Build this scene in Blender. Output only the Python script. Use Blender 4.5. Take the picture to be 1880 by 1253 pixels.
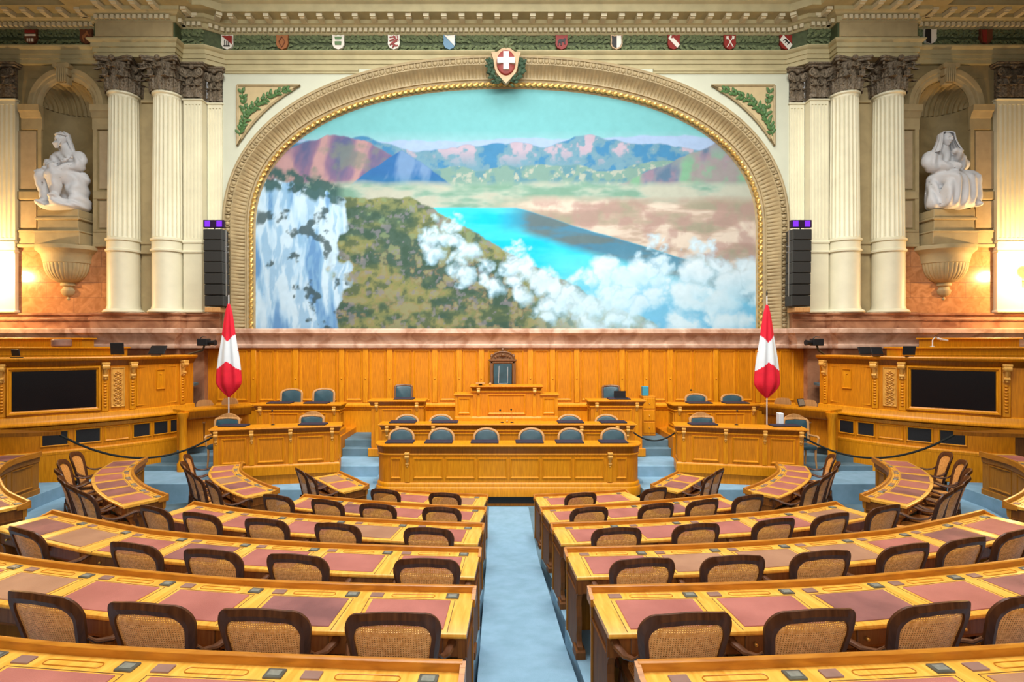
import bpy, math, random
import numpy as np
from mathutils import Vector, Matrix
random.seed(7)
for o in list(bpy.data.objects): bpy.data.objects.remove(o)
S = bpy.context.scene
COL = S.collection
PI = math.pi
# ------------------------------------------------------------------ camera
CX, CZ = -0.25, 3.48
cam = bpy.data.cameras.new('camera'); co = bpy.data.objects.new('camera', cam); COL.objects.link(co)
co.location = (CX, 0, CZ); co.rotation_euler = (PI/2, 0, 0)
cam.sensor_width = 36; cam.lens = 36*1000/1880; cam.shift_x = 28/1880; cam.clip_end = 100
S.camera = co
# ------------------------------------------------------------------ light
S.view_settings.view_transform = 'Standard'; S.view_settings.look = 'None'
S.view_settings.gamma = 1; S.view_settings.use_curve_mapping = False
S.view_settings.exposure = 0.2
W = bpy.data.worlds.new('world'); S.world = W; W.use_nodes = True
W.node_tree.nodes['Background'].inputs[0].default_value = (1.0, .97, .92, 1)
W.node_tree.nodes['Background'].inputs[1].default_value = 0.25
def area(name, loc, sx, sy, power, color, rot=(0,0,0), spread=180):
    l = bpy.data.lights.new(name, 'AREA'); l.shape = 'RECTANGLE'; l.size = sx; l.size_y = sy
    l.energy = power; l.color = color; l.spread = math.radians(spread)
    o = bpy.data.objects.new(name, l); COL.objects.link(o); o.location = loc; o.rotation_euler = rot
    return o
area('skylight', (0, 7.1, 15.3), 10, 9, 1550, (1, .98, .95), spread=135)
area('wall_wash', (0, 7.5, 11.8), 17, 1.5, 640, (1, .96, .88), (math.radians(54), 0, 0), spread=105)
area('rear_fill_light', (0, -4.95, 8), 12, 5.8, 330, (1, .96, .90), (math.radians(74), 0, 0), spread=100)  # unseen fill light added behind the viewer to brighten desks and lower wall
def point(name, loc, power, color, r=.12):
    l = bpy.data.lights.new(name, 'POINT'); l.energy = power; l.color = color; l.shadow_soft_size = r
    o = bpy.data.objects.new(name, l); COL.objects.link(o); o.location = loc
for s in (-1, 1):
    point('wall_lamp_light', (s*13.95, 13.8, 5.35), 430, (1, .62, .26), .06)
# ------------------------------------------------------------------ materials
def mat(name, color, rough=.6, metal=0, var=0.0, scale=8, bump=0.0, bscale=30, spec=.5, c2=None, detail=4, emit=None, dist=.0, coord='Object', stretch=None, ramp=(.35,.65), sheen=0):
    m = bpy.data.materials.new(name); m.use_nodes = True
    nt = m.node_tree; b = nt.nodes['Principled BSDF']; L = nt.links
    b.inputs['Roughness'].default_value = rough; b.inputs['Metallic'].default_value = metal
    b.inputs['Specular IOR Level'].default_value = spec*.7
    c = (*color, 1)
    tc = nt.nodes.new('ShaderNodeTexCoord')
    mp = nt.nodes.new('ShaderNodeMapping'); L.new(tc.outputs[coord], mp.inputs[0])
    if stretch: mp.inputs['Scale'].default_value = stretch
    n = nt.nodes.new('ShaderNodeTexNoise'); n.inputs['Scale'].default_value = scale
    n.inputs['Detail'].default_value = detail; n.inputs['Distortion'].default_value = dist
    L.new(mp.outputs[0], n.inputs['Vector'])
    r = nt.nodes.new('ShaderNodeValToRGB'); L.new(n.outputs['Fac'], r.inputs[0])
    if c2 is None: c2 = tuple(x*(1-var) for x in color)
    r.color_ramp.elements[0].position = ramp[0]; r.color_ramp.elements[1].position = ramp[1]
    r.color_ramp.elements[0].color = (*c2, 1); r.color_ramp.elements[1].color = c
    L.new(r.outputs[0], b.inputs['Base Color'])
    if bump:
        n2 = nt.nodes.new('ShaderNodeTexNoise'); n2.inputs['Scale'].default_value = bscale
        L.new(mp.outputs[0], n2.inputs['Vector'])
        bp = nt.nodes.new('ShaderNodeBump'); bp.inputs['Strength'].default_value = bump; bp.inputs['Distance'].default_value = .02
        L.new(n2.outputs['Fac'], bp.inputs['Height']); L.new(bp.outputs[0], b.inputs['Normal'])
    if emit:
        b.inputs['Emission Color'].default_value = (*emit[0], 1); b.inputs['Emission Strength'].default_value = emit[1]
    return m
def wood(name, c1, c2, rough=.38, s=(14, 1.1, 1)):
    return mat(name, c1, rough, 0, 0, 3.0, .05, 9, .5, c2, 6, None, .6, 'UV', s, (.3,.7))
M = {}
M['oak']   = wood('oak', (.80,.32,.008), (.58,.20,.003))
M['oak_panel'] = wood('oak_panel', (.74,.265,.004), (.52,.165,.002), .5)
M['oak_dark'] = wood('oak_dark', (.32,.11,.004), (.19,.06,.002))
M['top']   = wood('desk_top_wood', (.92,.50,.085), (.70,.31,.032), .3, (9,1.2,1))
M['rail']  = wood('rail_wood', (.55,.22,.022), (.38,.13,.010), .3, (2,9,1))
M['apron'] = wood('apron_wood', (.22,.075,.008), (.12,.036,.004), .6)
M['walnut']= wood('walnut', (.12,.042,.014), (.055,.018,.006), .42)
M['walnut_mid']= wood('walnut_mid', (.20,.085,.03), (.12,.045,.016), .25)
M['crest'] = wood('carved_walnut', (.22,.09,.03), (.12,.05,.016), .4)
M['seam']  = mat('seam', (.10,.045,.015), .8)
M['leather'] = mat('leather', (.46,.16,.125), .5, 0, 0, 3, .25, 260, .4, (.36,.115,.09))
M['leather_tan'] = mat('leather_tan', (.42,.22,.125), .5, 0, 0, 3, .25, 260, .4, (.33,.16,.09))
M['leather_plum'] = mat('leather_plum', (.32,.125,.11), .5, 0, 0, 3, .25, 260, .4, (.19,.075,.07))
M['plate'] = mat('brown_plate', (.30,.17,.13), .45, 0, .2)
M['device']= mat('grey_device', (.15,.15,.12), .35, .4, .3, 20)
M['device_face'] = mat('device_face', (.30,.31,.26), .35, .3, .2, 40)
M['brass'] = mat('brass', (.75,.45,.12), .3, .8)
M['blue_leather'] = mat('blue_leather', (.035,.085,.11), .38, 0, .3, 4, .15, 90)
M['blue_blotter'] = mat('dark_blotter', (.018,.02,.045), .6)
M['rim']   = wood('chair_rim', (.62,.34,.13), (.45,.22,.08), .25)
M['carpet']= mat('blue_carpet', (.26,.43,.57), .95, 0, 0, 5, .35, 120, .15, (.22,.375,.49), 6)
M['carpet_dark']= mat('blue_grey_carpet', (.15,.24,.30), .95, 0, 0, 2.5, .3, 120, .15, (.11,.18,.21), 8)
M['cream'] = mat('cream_stone', (.77,.73,.53), .42, 0, .1, 2, .04, 20)
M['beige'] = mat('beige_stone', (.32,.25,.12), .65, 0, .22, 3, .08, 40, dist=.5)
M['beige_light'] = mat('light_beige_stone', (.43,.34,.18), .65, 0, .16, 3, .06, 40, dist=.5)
M['entab'] = mat('entablature_stone', (.46,.40,.22), .6, 0, .15, 3, .05, 30)
M['dentil'] = mat('dentil_stone', (.66,.60,.42), .6, 0, .1, 3)
M['plaster'] = mat('pale_plaster', (.56,.58,.46), .75, 0, .06, 2, .03, 60)
M['moulding'] = mat('arch_moulding_stone', (.40,.31,.165), .5, 0, .2, 5)
M['capital'] = mat('capital_stone', (.23,.18,.12), .6, 0, .6, 22, .6, 40)
M['gold'] = mat('gold_leaf', (.75,.48,.14), .35, .55, .35, 14)
M['marble'] = mat('red_brown_marble', (.52,.26,.14), .16, 0, 0, 2.0, 0, 1, .6, (.26,.11,.06), 12, None, .7)
M['marble_rose'] = mat('rose_marble', (.78,.55,.42), .14, 0, 0, 2.4, 0, 1, .6, (.46,.26,.17), 13, None, .8)
M['white'] = mat('white_marble', (.70,.72,.75), .45, 0, .08, 4, .05, 30)
M['green_leaf'] = mat('painted_green_leaf', (.17,.215,.10), .6, 0, .5, 14)
M['green_dark'] = mat('dark_green_leaf', (.04,.085,.045), .6, 0, .4, 20)
M['green_ground'] = mat('green_frieze_ground', (.075,.10,.045), .7, 0, .3, 10)
M['leaf_bright'] = mat('laurel_green', (.09,.20,.065), .55, 0, .4, 18)
M['tan_ground'] = mat('tan_panel', (.52,.41,.22), .7, 0, .1, 5)
M['shell_stone'] = mat('warm_shell_stone', (.30,.235,.14), .7, 0, .1, 2)
M['black'] = mat('black_plastic', (.012,.012,.014), .45)
M['grille'] = mat('black_grille', (.018,.018,.02), .7, 0, .5, 90)
M['screen'] = mat('black_screen', (.004,.004,.006), .22)
M['speaker'] = mat('speaker_grey', (.045,.045,.04), .6, 0, .2, 60)
M['speaker_grille'] = mat('speaker_grille', (.028,.028,.026), .7, 0, .4, 150)
M['violet'] = mat('violet_panel', (.13,.02,.55), .3, emit=((.20,.03,.95), .55))
M['violet_dark'] = mat('dark_violet_frame', (.02,.006,.035), .4)
M['steel'] = mat('steel', (.5,.5,.5), .3, .9)
M['flag_red'] = mat('red_cloth', (.72,.012,.035), .75, 0, .12, 6)
M['flag_white'] = mat('white_cloth', (.72,.78,.83), .75, 0, .05, 6)
M['enamel_red'] = mat('enamel_red', (.25,.028,.022), .35)
M['enamel_white'] = mat('enamel_white', (.75,.72,.64), .35)
M['enamel_blue'] = mat('enamel_blue', (.12,.24,.36), .35)
M['enamel_black'] = mat('enamel_black', (.02,.018,.018), .35)
M['enamel_copper'] = mat('enamel_copper', (.33,.13,.05), .35)
M['enamel_green'] = mat('enamel_green', (.12,.22,.10), .4)
M['enamel_brown'] = mat('enamel_brown', (.14,.05,.025), .4)
M['shield_tan'] = mat('cartouche_tan', (.55,.38,.22), .5, 0, .15, 10)
M['rope'] = mat('black_rope', (.012,.016,.014), .8, 0, .3, 100)
M['oak_light'] = wood('oak_light', (.85,.46,.10), (.62,.29,.045), .3)
M['desk_panel'] = wood('desk_panel', (.46,.19,.018), (.30,.11,.008), .42)
M['paper'] = mat('blue_box', (.05,.30,.42), .5)
M['glow'] = mat('warm_globe', (1,.8,.5), .5, emit=((1,.66,.30), 6))
# cane webbing: woven strips with real holes (alpha)
def cane():
    m = bpy.data.materials.new('cane_webbing'); m.use_nodes = True
    nt = m.node_tree; N = nt.nodes; L = nt.links; b = N['Principled BSDF']
    b.inputs['Roughness'].default_value = .4
    tc = N.new('ShaderNodeTexCoord'); sx = N.new('ShaderNodeSeparateXYZ'); L.new(tc.outputs['UV'], sx.inputs[0])
    def sn(sock, f, ph=0.0):
        a = N.new('ShaderNodeMath'); a.operation='MULTIPLY_ADD'; a.inputs[1].default_value=f; a.inputs[2].default_value=ph; L.new(sock, a.inputs[0])
        s = N.new('ShaderNodeMath'); s.operation='SINE'; L.new(a.outputs[0], s.inputs[0]); return s.outputs[0]
    f = 2*PI/.0145
    s1 = sn(sx.outputs[0], f); s2 = sn(sx.outputs[1], f)
    mn = N.new('ShaderNodeMath'); mn.operation='MULTIPLY'
    # hole where both sines are high
    g1 = N.new('ShaderNodeMath'); g1.operation='GREATER_THAN'; g1.inputs[1].default_value=.42; L.new(s1, g1.inputs[0])
    g2 = N.new('ShaderNodeMath'); g2.operation='GREATER_THAN'; g2.inputs[1].default_value=.52; L.new(s2, g2.inputs[0])
    L.new(g1.outputs[0], mn.inputs[0]); L.new(g2.outputs[0], mn.inputs[1])
    iv = N.new('ShaderNodeMath'); iv.operation='SUBTRACT'; iv.inputs[0].default_value=1; L.new(mn.outputs[0], iv.inputs[1])
    L.new(iv.outputs[0], b.inputs['Alpha'])
    n = N.new('ShaderNodeTexNoise'); n.inputs['Scale'].default_value=40; L.new(tc.outputs['UV'], n.inputs['Vector'])
    r = N.new('ShaderNodeValToRGB'); r.color_ramp.elements[0].color=(.70,.28,.055,1); r.color_ramp.elements[1].color=(.95,.46,.14,1)
    r.color_ramp.elements[0].position=.35; r.color_ramp.elements[1].position=.65
    L.new(n.outputs['Fac'], r.inputs[0]); L.new(r.outputs[0], b.inputs['Base Color'])
    return m
M['cane'] = cane()
def tiled(name, base, mortar, sx, sz):
    m = mat(name, (1,1,1), .2)
    nt = m.node_tree; N = nt.nodes; L = nt.links; b = N['Principled BSDF']
    tc = N.new('ShaderNodeTexCoord'); br = N.new('ShaderNodeTexBrick')
    br.inputs['Scale'].default_value = 1; br.inputs['Brick Width'].default_value = sx; br.inputs['Row Height'].default_value = sz
    br.inputs['Mortar Size'].default_value = .006
    n = N.new('ShaderNodeTexNoise'); n.inputs['Scale'].default_value = 3; n.inputs['Detail'].default_value = 10; n.inputs['Distortion'].default_value = 2
    L.new(tc.outputs['UV'], n.inputs['Vector']); L.new(tc.outputs['UV'], br.inputs['Vector'])
    r = N.new('ShaderNodeValToRGB'); r.color_ramp.elements[0].color=(*base[0],1); r.color_ramp.elements[1].color=(*base[1],1)
    r.color_ramp.elements[0].position=.35; r.color_ramp.elements[1].position=.68
    L.new(n.outputs['Fac'], r.inputs[0])
    L.new(r.outputs[0], br.inputs['Color1']); L.new(r.outputs[0], br.inputs['Color2']); br.inputs['Mortar'].default_value=(*mortar,1)
    L.new(br.outputs['Color'], b.inputs['Base Color'])
    return m
M['marble_tile'] = tiled('marble_wall_blocks', ((.38,.17,.07),(.55,.27,.12)), (.25,.12,.07), 1.5, .42)
M['stone_block'] = tiled('stone_wall_blocks', ((.40,.32,.19),(.50,.42,.26)), (.30,.24,.14), 3.0, .9)
# ------------------------------------------------------------------ mesh helpers
class MB:
    def __init__(s): s.v=[]; s.f=[]; s.m=[]; s.uv={}
    def add(s, vs, fs, mi=0, uvs=None):
        b=len(s.v); s.v+= [tuple(p) for p in vs]
        for i,f in enumerate(fs):
            if uvs is not None: s.uv[len(s.f)] = uvs[i]
            s.f.append(tuple(b+k for k in f)); s.m.append(mi)
    def box(s, x0,x1,y0,y1,z0,z1, mi=0, M4=None, bev=0):
        if bev:
            b=min(bev,(x1-x0)*.45,(y1-y0)*.45,(z1-z0)*.45); vs=[];fs=[]
            # chamfered box: 24 verts
            X=(x0,x1);Y=(y0,y1);Z=(z0,z1); idx={}
            for i in (0,1):
                for j in (0,1):
                    for k in (0,1):
                        sx=(1,-1)[i];sy=(1,-1)[j];sz=(1,-1)[k]
                        for a in range(3):
                            p=[X[i]+sx*b*(a!=0),Y[j]+sy*b*(a!=1),Z[k]+sz*b*(a!=2)]
                            idx[i,j,k,a]=len(vs); vs.append(p)
            g=lambda i,j,k,a: idx[i,j,k,a]
            for i in (0,1): fs.append([g(i,0,0,0),g(i,1,0,0),g(i,1,1,0),g(i,0,1,0)])
            for j in (0,1): fs.append([g(0,j,0,1),g(1,j,0,1),g(1,j,1,1),g(0,j,1,1)])
            for k in (0,1): fs.append([g(0,0,k,2),g(1,0,k,2),g(1,1,k,2),g(0,1,k,2)])
            for i in (0,1):
                for j in (0,1): fs.append([g(i,j,0,0),g(i,j,1,0),g(i,j,1,1),g(i,j,0,1)])
            for i in (0,1):
                for k in (0,1): fs.append([g(i,0,k,0),g(i,1,k,0),g(i,1,k,2),g(i,0,k,2)])
            for j in (0,1):
                for k in (0,1): fs.append([g(0,j,k,1),g(1,j,k,1),g(1,j,k,2),g(0,j,k,2)])
            for i in (0,1):
                for j in (0,1):
                    for k in (0,1): fs.append([g(i,j,k,0),g(i,j,k,1),g(i,j,k,2)])
        else:
            vs=[(x,y,z) for x in (x0,x1) for y in (y0,y1) for z in (z0,z1)]
            fs=[(0,1,3,2),(4,6,7,5),(0,4,5,1),(2,3,7,6),(0,2,6,4),(1,5,7,3)]
        if M4 is not None: vs=[M4@Vector(p) for p in vs]
        s.add(vs,fs,mi)
    def prism(s, poly, t0, t1, fr, mi=0):
        # poly: 2D (a,b); fr(a,b,t)->3D
        n=len(poly); vs=[fr(a,b,t0) for a,b in poly]+[fr(a,b,t1) for a,b in poly]
        fs=[tuple(range(n))[::-1], tuple(range(n,2*n))]+[(i,(i+1)%n,n+(i+1)%n,n+i) for i in range(n)]
        s.add(vs,fs,mi)
    def grid(s, fn, nu, nv, mi=0, wrapu=False, uvf=None):
        vs=[fn(i,j) for i in range(nu) for j in range(nv)]
        fs=[]; uvs=[] if uvf else None
        for i in range(nu if wrapu else nu-1):
            for j in range(nv-1):
                a=(i%nu); b=(i+1)%nu
                fs.append((a*nv+j,b*nv+j,b*nv+j+1,a*nv+j+1))
                if uvf: uvs.append((uvf(i,j),uvf(i+1,j),uvf(i+1,j+1),uvf(i,j+1)))
        s.add(vs,fs,mi,uvs)
    def lathe(s, prof, n=24, c=(0,0,0), mi=0, a0=0, a1=2*PI, mod=None, caps=True):
        full=abs(a1-a0-2*PI)<1e-6; cnt=n if full else n+1
        def fn(i,j):
            a=a0+(a1-a0)*i/n; r,z=prof[j]
            if mod: r=mod(a,r,z)
            return (c[0]+r*math.cos(a),c[1]+r*math.sin(a),c[2]+z)
        b=len(s.v)
        s.grid(fn,cnt,len(prof),mi,wrapu=full)
        if caps and full:
            for j in (0,len(prof)-1):
                if prof[j][0]>1e-4: s.f.append(tuple(b+i*len(prof)+j for i in range(n))); s.m.append(mi)
    def tube(s, pts, rad, n=8, mi=0, caps=True, flat=1.0, up=None):
        pts=[Vector(p) for p in pts]; N=len(pts)
        if not hasattr(rad,'__len__'): rad=[rad]*N
        prev=None; rings=[]
        for i,p in enumerate(pts):
            t=(pts[min(i+1,N-1)]-pts[max(i-1,0)]).normalized()
            if prev is None:
                u=Vector(up) if up else (Vector((0,0,1)) if abs(t.z)<.9 else Vector((1,0,0)))
                a=t.cross(u).normalized()
            else:
                a=(prev-t*prev.dot(t)).normalized()
            prev=a; b2=t.cross(a)
            r=rad[i]
            rings.append([p+a*r*math.cos(2*PI*k/n)+b2*r*flat*math.sin(2*PI*k/n) for k in range(n)])
        vs=[q for ring in rings for q in ring]; fs=[]
        for i in range(N-1):
            for k in range(n):
                fs.append((i*n+k,i*n+(k+1)%n,(i+1)*n+(k+1)%n,(i+1)*n+k))
        if caps: fs+= [tuple(range(n))[::-1], tuple((N-1)*n+k for k in range(n))]
        s.add(vs,fs,mi)
    def sphere(s, c, r, n=10, m=6, mi=0, sc=(1,1,1)):
        prof=[(max(1e-5,math.sin(PI*j/m)),-math.cos(PI*j/m)) for j in range(m+1)]
        s.grid(lambda i,j:(c[0]+r*sc[0]*prof[j][0]*math.cos(2*PI*i/n),c[1]+r*sc[1]*prof[j][0]*math.sin(2*PI*i/n),c[2]+r*sc[2]*prof[j][1]),n,m+1,mi,wrapu=True)
    def sweep(s, P, prof, closed=True, mi=0, caps=True, grain_along=False, nrm=None, loop=False):
        # P plan points (x,y), prof (off,z); normals to the right-hand side of travel unless nrm given
        N=len(P); Nn=nrm or normals(P, loop)
        K=len(prof); cum=[0]
        for i in range(1,N): cum.append(cum[-1]+math.dist(P[i][:2],P[i-1][:2]))
        pc=[0]
        for j in range(1,K+1): pc.append(pc[-1]+math.dist(prof[j%K],prof[j-1]))
        vs=[(P[i][0]+Nn[i][0]*o, P[i][1]+Nn[i][1]*o, z) for i in range(N) for o,z in prof]
        fs=[];uv=[]
        for i in range(N if loop else N-1):
            i2=(i+1)%N
            for j in range(K if closed else K-1):
                j2=(j+1)%K
                fs.append((i*K+j,i2*K+j,i2*K+j2,i*K+j2))
                c1=cum[i]; c2=cum[i2] if i2 else cum[i]+.1
                q=((c1,pc[j]),(c2,pc[j]),(c2,pc[j+1]),(c1,pc[j+1]))
                uv.append(q)
        s.add(vs,fs,mi,uv)
        if caps and closed and not loop:
            b=len(s.v)-N*K
            s.f.append(tuple(b+j for j in range(K))); s.m.append(mi)
            s.f.append(tuple(b+(N-1)*K+j for j in range(K))[::-1]); s.m.append(mi)
    def ring(s, O, U, V, Nn, w, h, t=.035, d=.02, mi=0):
        # raised rectangular moulding: O lower-left corner, U,V unit dirs, Nn outward
        O=Vector(O);U=Vector(U);V=Vector(V);Nn=Vector(Nn)
        def loop(k,o): return [O+U*k+V*k+Nn*o, O+U*(w-k)+V*k+Nn*o, O+U*(w-k)+V*(h-k)+Nn*o, O+U*k+V*(h-k)+Nn*o]
        Ls=[loop(0,.0005),loop(t*.15,d),loop(t*.45,d),loop(t*.6,d*.45),loop(t,.0006)]
        vs=[p for l in Ls for p in l]; fs=[]
        for i in range(len(Ls)-1):
            for k in range(4): fs.append((i*4+k,i*4+(k+1)%4,(i+1)*4+(k+1)%4,(i+1)*4+k))
        s.add(vs,fs,mi)
    def fix(s, me):
        pass
    def mesh(s, name, mats, smooth=False, off=(0,0,0)):
        me=bpy.data.meshes.new(name)
        v=np.array(s.v,dtype=float)-np.array(off)
        me.from_pydata(v.tolist(),[],s.f)
        for m_ in (mats if isinstance(mats,(list,tuple)) else [mats]): me.materials.append(m_)
        for p,mi in zip(me.polygons,s.m): p.material_index=mi
        uvl=me.uv_layers.new(name='UVMap')
        me.update()
        for pi,p in enumerate(me.polygons):
            if pi in s.uv and len(s.uv[pi])==p.loop_total:
                for li,q in zip(p.loop_indices,s.uv[pi]): uvl.data[li].uv=q
            else:
                n=p.normal
                for li in p.loop_indices:
                    c=me.vertices[me.loops[li].vertex_index].co
                    if abs(n.z)>.6: q=(c.x,c.y)
                    elif abs(n.y)>=abs(n.x): q=(c.x,c.z)
                    else: q=(c.y,c.z)
                    uvl.data[li].uv=q
        import bmesh
        bm=bmesh.new(); bm.from_mesh(me); bmesh.ops.recalc_face_normals(bm,faces=bm.faces); bm.to_mesh(me); bm.free()
        if smooth:
            for p in me.polygons: p.use_smooth=True
            try: me.set_sharp_from_angle(angle=math.radians(38))
            except Exception: pass
        return me
    def build(s, name, mats, parent=None, smooth=True):
        if isinstance(mats,str): mats=M[mats]
        elif isinstance(mats,(list,tuple)): mats=[M[x] if isinstance(x,str) else x for x in mats]
        if parent is None:
            v=np.array(s.v); c=((v[:,0].min()+v[:,0].max())/2,(v[:,1].min()+v[:,1].max())/2,v[:,2].min())
            o=bpy.data.objects.new(name,s.mesh(name,mats,smooth,c)); o.location=c
        else:
            r=parent
            while r.parent: r=r.parent
            c=tuple(r.location)
            o=bpy.data.objects.new(name,s.mesh(name,mats,smooth,c)); o.parent=parent
        COL.objects.link(o); return o
def normals(P, loop=False):
    out=[];N=len(P)
    for i in range(N):
        if loop: a=P[i-1]; c=P[(i+1)%N]
        else: a=P[max(i-1,0)]; c=P[min(i+1,N-1)]
        b=P[i]
        def un(p,q):
            d=(q[0]-p[0],q[1]-p[1]); l=math.hypot(*d)
            return (d[1]/l,-d[0]/l) if l>1e-9 else None
        n1=un(a,b); n2=un(b,c)
        if n1 is None: n1=n2
        if n2 is None: n2=n1
        sx,sy=n1[0]+n2[0],n1[1]+n2[1]; l2=sx*sx+sy*sy
        k=2/l2 if l2>1e-6 else 1
        out.append((sx*k,sy*k))
    return out
def empty(name,label,cat,loc,group=None):
    o=bpy.data.objects.new(name,None); COL.objects.link(o); o.location=loc; o.empty_display_size=.2
    return tag(o,label,cat,group)
def tag(o,label,cat,group=None):
    o['label']=label; o['category']=cat
    if group: o['group']=group
    return o
def struct(o): o['kind']='structure'; return o
def copy_tree(o,parent=None):
    c=o.copy(); COL.objects.link(c); c.parent=parent
    for ch in list(o.children): copy_tree(ch,c)
    return c
def P(px,py,Y): return ((px-912)*Y/1000+CX, Y, CZ+(626-py)*Y/1000)
ORD=['first','second','third','fourth','fifth','sixth','seventh','eighth','ninth','tenth']
# ------------------------------------------------------------------ row geometry
ROWS={
'F':[(0,9.64),(.41,9.66),(1.25,9.78),(2.1,10.0),(2.68,10.36),(3.05,10.80),(3.52,11.38)],
'E':[(0,8.15),(.41,8.19),(1.74,8.40),(3.37,8.87),(3.94,9.24),(4.60,9.83),(5.2,10.56),(5.50,11.25)],
'D':[(0,6.57),(.41,6.59),(1.54,6.72),(3.16,7.03),(4.40,7.49),(4.98,7.84),(5.62,8.34),(6.2,8.95),(6.6,9.55),(6.9,10.37)],
'C':[(0,5.24),(.41,5.26),(1.5,5.33),(2.5,5.46),(3.53,5.67),(4.19,5.87),(5.48,6.43),(6.08,6.80),(6.75,7.25),(7.3,7.75),(7.95,8.42),(8.38,9.15),(8.48,9.85)],
'B':[(0,3.88),(.41,3.9),(1.3,3.94),(2.0,4.0),(2.7,4.11),(3.96,4.38),(5.0,4.74),(6.2,5.3),(7.3,6.0)],
'A':[(0,2.55),(.41,2.56),(1.0,2.59),(2.07,2.67),(2.8,2.77),(4.2,3.05),(5.5,3.5)]}
RZ=dict(A=1.98,B=1.73,C=1.49,D=1.28,E=.99,F=.765)   # rail tops
FZ=dict(A=1.20,B=.95,C=.72,D=.50,E=.22,F=0.0)        # terrace floors
def catmull(pts, per=16):
    out=[]; n=len(pts)
    for i in range(n-1):
        p0=pts[max(i-1,0)]; p1=pts[i]; p2=pts[i+1]; p3=pts[min(i+2,n-1)]
        if i==0: p0=(2*p1[0]-p2[0],2*p1[1]-p2[1])
        if i==n-2: p3=(2*p2[0]-p1[0],2*p2[1]-p1[1])
        for k in range(per):
            t=k/per
            out.append(tuple(.5*((2*p1[a])+(-p0[a]+p2[a])*t+(2*p0[a]-5*p1[a]+4*p2[a]-p3[a])*t*t+(-p0[a]+3*p1[a]-3*p2[a]+p3[a])*t**3) for a in (0,1)))
    out.append(pts[-1]); return out
class Curve:
    def __init__(s,pts,side):
        d=catmull(pts); s.p=[(side*x,y) for x,y in d]; s.side=side
        s.cum=[0]
        for i in range(1,len(s.p)): s.cum.append(s.cum[-1]+math.dist(s.p[i],s.p[i-1]))
        s.L=s.cum[-1]
    def s_at_x(s,x):
        for i in range(1,len(s.p)):
            if abs(s.p[i][0])>=x:
                a,b=abs(s.p[i-1][0]),abs(s.p[i][0]); t=(x-a)/(b-a)
                return s.cum[i-1]+t*(s.cum[i]-s.cum[i-1])
        return s.L
    def at(s,q):
        q=min(max(q,0),s.L); i=int(np.searchsorted(s.cum,q)); i=min(max(i,1),len(s.p)-1)
        t=(q-s.cum[i-1])/(s.cum[i]-s.cum[i-1]); a,b=s.p[i-1],s.p[i]
        # smoothed tangent
        lo=max(i-3,0); hi=min(i+2,len(s.p)-1)
        d=(s.p[hi][0]-s.p[lo][0],s.p[hi][1]-s.p[lo][1]); l=math.hypot(*d); T=(d[0]/l,d[1]/l)
        # outward normal = away from podium (towards chairs)
        N=(T[1]*s.side,-T[0]*s.side)
        return (a[0]+(b[0]-a[0])*t,a[1]+(b[1]-a[1])*t),T,N
CUR={(k,sd):Curve(v,sd) for k,v in ROWS.items() for sd in (-1,1)}
# ================================================================== FLOORS
mb=MB()
mb.box(-14.5,14.5,-3,15.3,-.2,-.002)
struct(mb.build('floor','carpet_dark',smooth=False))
def terrace(k,wide):
    mb=MB()
    for sd in (-1,1):
        c=CUR[k,sd]; pts=[];nr=[]
        s0=c.s_at_x(.41); n=60
        for i in range(n+1):
            p,T,N=c.at(s0+(c.L-s0)*i/n); pts.append(p); nr.append(N)
        p,T,N=c.at(c.L); 
        ex=max(.2,11.49-p[1]) if k in 'CDEF' else 1.5
        pts.append((p[0]+T[0]*ex*.5,p[1]+T[1]*ex*.5+.0)); nr.append(N)
        z=FZ[k]
        prof=[(0.0,z),(wide,z),(wide,-.1),(0.0,-.1)]
        mb.sweep(pts,prof,nrm=nr)
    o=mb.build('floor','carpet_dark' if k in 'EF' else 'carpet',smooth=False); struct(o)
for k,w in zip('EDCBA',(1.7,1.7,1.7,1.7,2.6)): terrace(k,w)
# carpet fillers further out on each side
for s in (-1,1):
    mb=MB(); a,b=sorted((s*8.9,s*14)); mb.box(a,b,4.5,10.2,-.1,.70); struct(mb.build('floor','carpet',smooth=False))
# sloping centre aisle
mb=MB()
ay=[(0.3,1.55),(2.4,1.13),(3.3,.92),(3.9,.80),(4.5,.69),(5.3,.53),(6.0,.43),(6.6,.35),(7.2,.25),(7.8,.16),(8.3,.07),(8.9,.012),(11.38,.012)]
dy=[]
for i in range(len(ay)-1):
    for k in range(4): t=k/4; dy.append((ay[i][0]*(1-t)+ay[i+1][0]*t, ay[i][1]*(1-t)+ay[i+1][1]*t))
dy.append(ay[-1])
for i in range(len(dy)-1):
    mb.add([(-.41,dy[i][0],dy[i][1]),(.41,dy[i][0],dy[i][1]),(.41,dy[i+1][0],dy[i+1][1]),(-.41,dy[i+1][0],dy[i+1][1])],[(0,1,2,3)])
n=len(dy)
for sx in (-.41,.41):
    mb.add([(sx,y,z) for y,z in dy]+[(sx,y,-.1) for y,z in dy],[(i,i+1,n+i+1,n+i) for i in range(n-1)])
struct(mb.build('floor','carpet'))
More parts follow.
